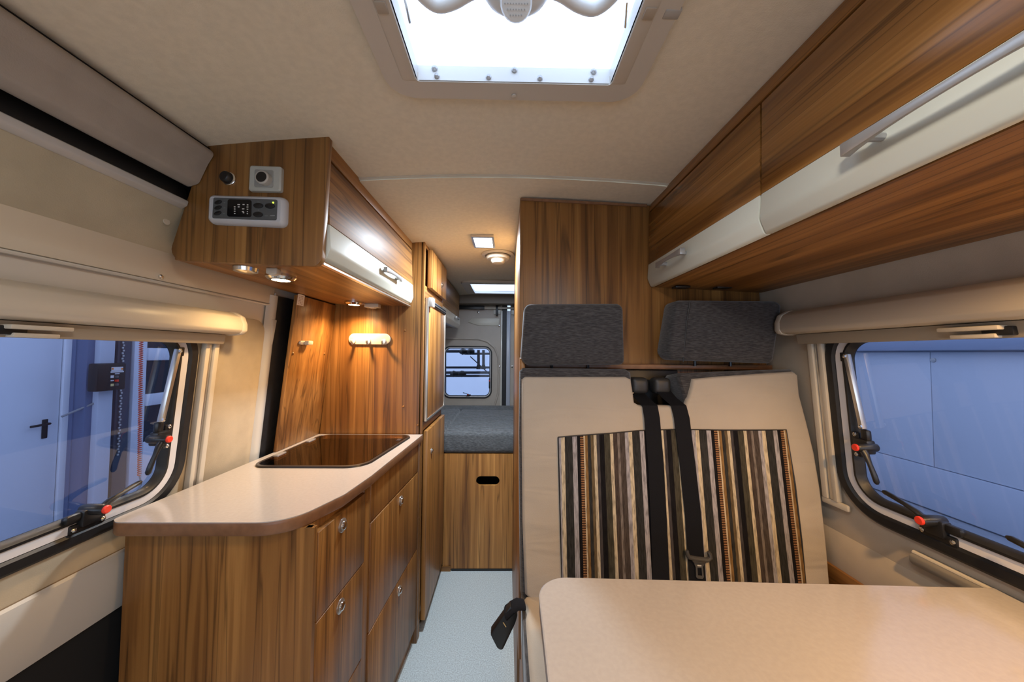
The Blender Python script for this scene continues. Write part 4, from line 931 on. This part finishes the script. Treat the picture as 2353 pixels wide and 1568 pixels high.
# ================================================================== CEILING LIGHT AND ROOF VENT
c0 = thing('ceiling_light', (.05, .0, 1.89), 'unseen round warm-white dome added as fill light on the ceiling near the cab', 'lamp')  # unseen lamp added to fill the interior, placed to suit the worktop's overhang shadow
MB().lathe([(.10, 0), (.10, .010), (.092, .014), (.088, .010)], (.05, .0, 1.899), (0, 0, -1), 32).build('ring', PLASTIC, c0)
MB().lathe([(.088, .008), (.075, .028), (.045, .040), (.001, .044)], (.05, .0, 1.899), (0, 0, -1), 32).build('shade', emit('warm_dome', (1, .86, .66), 6), c0)
spot('dome_fill', (.05, .0, 1.845), (0, 0, -1), 16, (1, .90, .78), 178, .3, .06, c0)
cl = thing('ceiling_light', (-.12, 1.63, 1.885), 'lit square LED ceiling light with silver frame over the aisle', 'lamp')
LZ = 1.890
lx0, lx1, ly0, ly1 = -.172, -.066, 1.565, 1.735
holed('frame', ALU, rrect(lx0, lx1, ly0, ly1, .004, 2), [rrect(lx0+.010, lx1-.010, ly0+.016, ly1-.012, .002, 2)], lambda u, v, w_: (u, v, LZ-w_), .012, cl)
MB().box(lx0+.010, lx1-.010, ly0+.016, ly1-.012, LZ-.008, LZ-.004).build('diffuser', emit('led_diffuser', (.86, .93, 1.0), 14), cl)
L_ = bpy.data.lights.new('led_glow', 'AREA'); L_.shape = 'RECTANGLE'; L_.size = lx1-lx0-.02; L_.size_y = ly1-ly0-.03; L_.energy = 19; L_.color = (.76, .88, 1.0)
lo_ = bpy.data.objects.new('led_glow', L_); COL.objects.link(lo_); lo_.parent = cl; lo_.location = Vector(((lx0+lx1)/2, (ly0+ly1)/2, LZ-.014))-cl.location
rv = thing('roof_vent', (-.055, 1.89, 1.888), 'round white mushroom roof vent behind the ceiling light', 'vent')
VC = (-.055, 1.885, 1.892)
MB().lathe([(.088, 0), (.092, .004), (.090, .009), (.072, .011), (.070, .003), (.001, .002)], VC, (0, 0, -1), 36).build('flange', PLASTIC, rv)
MB().lathe([(.064, .012), (.066, .020), (.060, .030), (.040, .032), (.038, .045), (.030, .052), (.001, .054)], VC, (0, 0, -1), 36).build('cap', PLASTIC, rv)
MB().lathe([(.046, .002), (.046, .014)], VC, (0, 0, -1), 24).build('throat', plain('grey_throat', (.12, .12, .11), .6), rv)

# ================================================================== WORKSHOP HALL OUTSIDE
HX, HZ = -5.4, -.72
hf = MB().box(-6.2, 6.6, -4, 9, HZ-.1, HZ).build('floor', HALLF); tag(hf, 'grey concrete hall floor outside the van', 'floor', kind='structure')
h1 = MB().box(HX-.1, HX, -4, 9, HZ, 4.5).build('wall_hall_left', HALLW); tag(h1, 'white hall wall outside the sliding-door window', 'wall', kind='structure')
HR = 5.7
h2 = thing('wall_hall_right', (HR, 3, HZ), 'white panelled hall wall outside the bench window', 'wall', kind='structure')
jy = at(2140, 900, x=HR).y
jys = [jy-3.6, jy-2.4, jy-1.2, jy, jy+1.2, jy+2.4, jy+3.6]
kz = at(2060, 1052, x=HR).z
for i in range(6): MB().box(HR, HR+.05, jys[i]+.004, jys[i+1]-.004, kz+.01, 1.40).build('wall_panel', HALLW, h2, .006)
for i in range(6): MB().box(HR, HR+.05, jys[i]+.004, jys[i+1]-.004, 1.62, 4.5).build('wall_panel', HALLW, h2, .006)
MB().box(HR+.02, HR+.1, -3, 9, HZ, 4.5).build('backing', plain('hall_joint', (.40, .44, .52), .6), h2)
MB().box(HR-.02, HR+.05, -3, 9, HZ+.02, kz).build('kick_board', plain('hall_kick', (.52, .56, .63), .5), h2, .004)
MB().box(HR-.12, HR+.05, -3, 9, 1.42, 1.60).build('wall_beam', plain('hall_beam', (.30, .35, .46), .5), h2, .01)
q = at(2145, 828, x=HR); MB().lathe([(.03, 0), (.03, .01), (.012, .014)], (HR, q.y, q.z), (-1, 0, 0), 16).build('wall_bolt', ALU, h2)
h3 = MB().box(-6, 6.4, 7.0, 7.1, HZ, 4.5).build('wall_hall_rear', HALLW); tag(h3, 'white hall wall outside the rear window', 'wall', kind='structure')
# service door in the hall wall
dh = thing('door_2', (HX, 3.6, HZ), 'white hall door with black lever handle seen through the sliding-door window', 'door', kind='structure')
ye = at(126, 950, x=HX).y; yf = at(160, 950, x=HX).y
MB().box(HX+.002, HX+.05, ye-1.05, ye, HZ+.01, 1.62).build('door_leaf', plain('hall_door_white', (.66, .70, .77), .4), dh, .006)
MB().box(HX+.002, HX+.075, ye+.008, yf-.03, HZ, 1.72).build('door_jamb', plain('hall_jamb', (.72, .75, .80), .4), dh, .008)
MB().box(HX+.002, HX+.075, ye-1.15, ye-1.06, HZ, 1.72).build('door_jamb', plain('hall_jamb', (.72, .75, .80), .4), dh, .008)
MB().box(HX+.002, HX+.075, ye-1.15, yf-.03, 1.63, 1.74).build('door_head', plain('hall_jamb', (.72, .75, .80), .4), dh, .008)
q = at(108, 980, x=HX+.08)
MB().box(HX+.05, HX+.062, q.y-.025, q.y+.025, q.z-.14, q.z+.08).build('handle_plate', BLACKP, dh, .02)
MB().tube([(HX+.06, q.y, q.z+.03), (HX+.11, q.y, q.z+.03), (HX+.115, q.y-.03, q.z+.03), (HX+.112, q.y-.16, q.z+.025)], .013, 10).build('lever', BLACKP, dh)
# columns, conduit, boxes
def post(px0, px1, dpt, mat, name, label, cat, z1=4.4):
    a, c = at(px0, 950, x=HX+dpt).y, at(px1, 950, x=HX+dpt).y
    return tag(MB().box(HX+.003, HX+dpt, a, c, HZ, z1).build(name, mat, None, .01), label, cat)
post(166, 176, .12, HALLD, 'wall_post', 'narrow blue-grey post next to the hall door', 'post')
post(194, 216, .25, HALLD, 'wall_post', 'blue-grey steel post next to the grey junction box', 'post')
post(224, 258, .32, plain('hall_column', (.52, .57, .66), .5), 'steel_column', 'wide pale steel column behind the black control box', 'column')
dk = post(264, 296, .14, plain('hall_dark', (.06, .07, .10), .5), 'gate_track', 'dark gate track with hanging chain beside the control box', 'track')
for k in range(46):
    zc0 = 1.55 - k*.036; yy = at(276 if k % 2 else 278, 950, x=HX+.17).y
    MB().box(HX+.155, HX+.17, yy-.012, yy+.012, zc0-.013, zc0+.013).build('chain_link', ALU, dk, .004)
cd = MB().tube([(HX+.02, at(183, 800, x=HX+.02).y, 2.4), (HX+.02, at(180, 900, x=HX+.02).y, at(178, 955, x=HX+.02).z)], .022, 10).build('conduit', plain('hall_conduit', (.62, .66, .72), .4)); tag(cd, 'pale cable conduit running down the hall wall to the junction box', 'conduit')
a = at(165, 955, x=HX+.06); c = at(187, 986, x=HX+.06)
jb = MB().box(HX+.003, HX+.08, a.y, c.y, c.z, a.z).build('junction_box', plain('hall_box', (.22, .25, .33), .4), None, .012); tag(jb, 'small grey junction box on the hall wall beside the door', 'box')
MB().box(HX+.08, HX+.086, a.y+.015, c.y-.015, a.z-.05, a.z-.02).build('box_lid_strip', SEALST, jb)
XC = HX+.45
cb = thing('control_box', at(255, 895, x=XC), 'black gate control box with white and red buttons on the steel column', 'control box')
a = at(224, 836, x=XC); c = at(289, 895, x=XC)
MB().box(XC-.12, XC, a.y+.002, c.y, c.z, a.z).build('housing', BLACKP, cb, .02)
def cbs(px0, px1, py0, py1, mat, name, th=.004):
    p0, p1 = at(px0, py0, x=XC), at(px1, py1, x=XC); MB().box(XC-.001, XC+th, p0.y, p1.y, p1.z, p0.z).build(name, mat, cb)
cbs(256, 282, 844, 852, SEALST, 'label_plate'); cbs(256, 260, 846, 850, plain('orange_mark', (.75, .22, .03), .5), 'label_arrow', .006); cbs(278, 282, 846, 850, plain('orange_mark', (.75, .22, .03), .5), 'label_arrow', .006)
cbs(254, 284, 854, 855.5, SEALST, 'label_line'); cbs(264, 274, 858.5, 860, SEALST, 'label_line')
for py, mt in ((866, SEALST), (875, SEALST), (885, plain('yellow_mark', (.65, .55, .25), .5))): cbs(254, 261, py-2.6 if py != 875 else py-1, py+2.6 if py != 875 else py+1, mt, 'button_sign')
for py, mt in ((866, plain('grey_btn', (.1, .1, .1), .4)), (875, RED), (884, plain('grey_btn', (.1, .1, .1), .4))): cbs(263.5, 267.5, py-2.2, py+2.2, mt, 'push_button', .03)
MB().tube([(XC-.15, (a.y+c.y)/2+.1, c.z), (XC-.16, (a.y+c.y)/2+.05, c.z-.12), (XC-.28, (a.y+c.y)/2-.25, c.z-.28)], .012, 8).build('lead', plain('grey_lead', (.25, .26, .28), .5), cb)
# red coiled cable
XK = HX+.9
ct_, cb_ = at(321, 770, x=XK), at(320, 1093, x=XK)
n = 1400; turns = 88
path = [(XK+.015*math.cos(2*math.pi*turns*k/n), ct_.y+(cb_.y-ct_.y)*k/n+.015*math.sin(2*math.pi*turns*k/n), ct_.z+.6+(cb_.z-ct_.z-.6)*k/n) for k in range(n+1)]
cc = MB().tube(path, .006, 5).build('coiled_cable', plain('red_cable', (.62, .10, .05), .45)); tag(cc, 'red coiled gate cable hanging outside the sliding-door window', 'cable')
MB().tube([(XK, cb_.y, cb_.z), (XK, cb_.y+.03, cb_.z-.12), (XK, cb_.y-.05, cb_.z-.22)], .008, 6).build('cable_tail', plain('grey_lead', (.25, .26, .28), .5), cc)
# glazed sectional gate beyond the column
gt = thing('sectional_gate', (HX, 5.2, HZ), 'white sectional hall gate with rows of dark glazed panes', 'gate')
g0, g1 = at(303, 950, x=HX+.16).y, at(303, 950, x=HX+.16).y+2.6
GW = plain('gate_white', (.66, .70, .78), .35)
gx = HX+.16
rows = [(at(350, 1012, x=gx).z, at(350, 932, x=gx).z), (at(350, 905, x=gx).z, at(350, 829, x=gx).z), (at(350, 800, x=gx).z, at(350, 800, x=gx).z+.62)]
MB().box(HX+.01, gx, g0, g0+.17, HZ, 2.6).build('gate_stile', GW, gt, .01)
MB().box(HX+.01, gx, g0+.17, g1, HZ, rows[0][0]).build('gate_panel', GW, gt, .01)
prev = rows[0][1]
for r0, r1 in rows[1:]: MB().box(HX+.01, gx+.02, g0+.17, g1, prev, r0).build('gate_rail', GW, gt, .02); prev = r1
MB().box(HX+.01, gx+.02, g0+.17, g1, prev, prev+.2).build('gate_rail', GW, gt, .02)
for r0, r1 in rows:
    yy = g0+.17
    for k in range(3):
        MB().box(HX+.02, gx-.03, yy+.01, yy+.74, r0, r1).build('gate_pane', DARKGL, gt)
        MB().box(HX+.02, gx, yy+.74, yy+.80, r0, r1).build('gate_mullion', GW, gt, .005); yy += .80
# bike carrier on the rear doors
bkr = thing('bike_carrier', (-.4, 3.62, 1.2), 'black bicycle carrier with clamps seen through the rear window', 'bike carrier')
def rb(px, py, y=3.62): return at(px, py, y=y)
def rz(x, y): return (1010+x*190/993., 640+y*190/993.)
CT = plain('dark_carrier_tube', (.035, .04, .055), .35)
def bar(p, q_, r_, mat=CT, name='tube'):
    a, c = rb(*rz(*p)), rb(*rz(*q_)); MB().tube([a, c], r_, 12).build(name, mat, bkr)
bar((-60, 875), (300, 875), .017); bar((300, 905), (640, 905), .012); bar((-60, 1070), (640, 1070), .012); bar((-60, 1132), (640, 1132), .014); bar((-60, 1172), (640, 1172), .013)
bar((468, 860), (468, 1090), .015); bar((528, 860), (528, 1090), .015); bar((66, 840), (66, 1420), .014, plain('carrier_grey', (.20, .23, .30), .35))
for (x0_, x1_, yy_) in ((130, 320, 1148), (240, 420, 880)):
    a, c = rb(*rz(x0_, yy_)), rb(*rz(x1_, yy_))
    MB().tube([a, a.lerp(c, .2), a.lerp(c, .35), a.lerp(c, .5), a.lerp(c, .7), a.lerp(c, .85), c], [.018, .036, .028, .020, .036, .032, .018], 12).build('clamp', BLACKP, bkr)
for x in (468, 528): MB().lathe([(.024, 0), (.023, .02), (.017, .045)], rb(*rz(x, 1090)), (0, 0, 1), 12).build('clamp_cup', BLACKP, bkr)
a, c = rb(*rz(370, 940)), rb(*rz(600, 1150)); MB().tube([a, c], .006, 6).build('stay_cable', CT, bkr)
for x in (-.68, -.08): MB().tube([(x, YB+.05, 1.30), (x, 3.62, 1.30)], .012, 8).build('mount', CT, bkr)
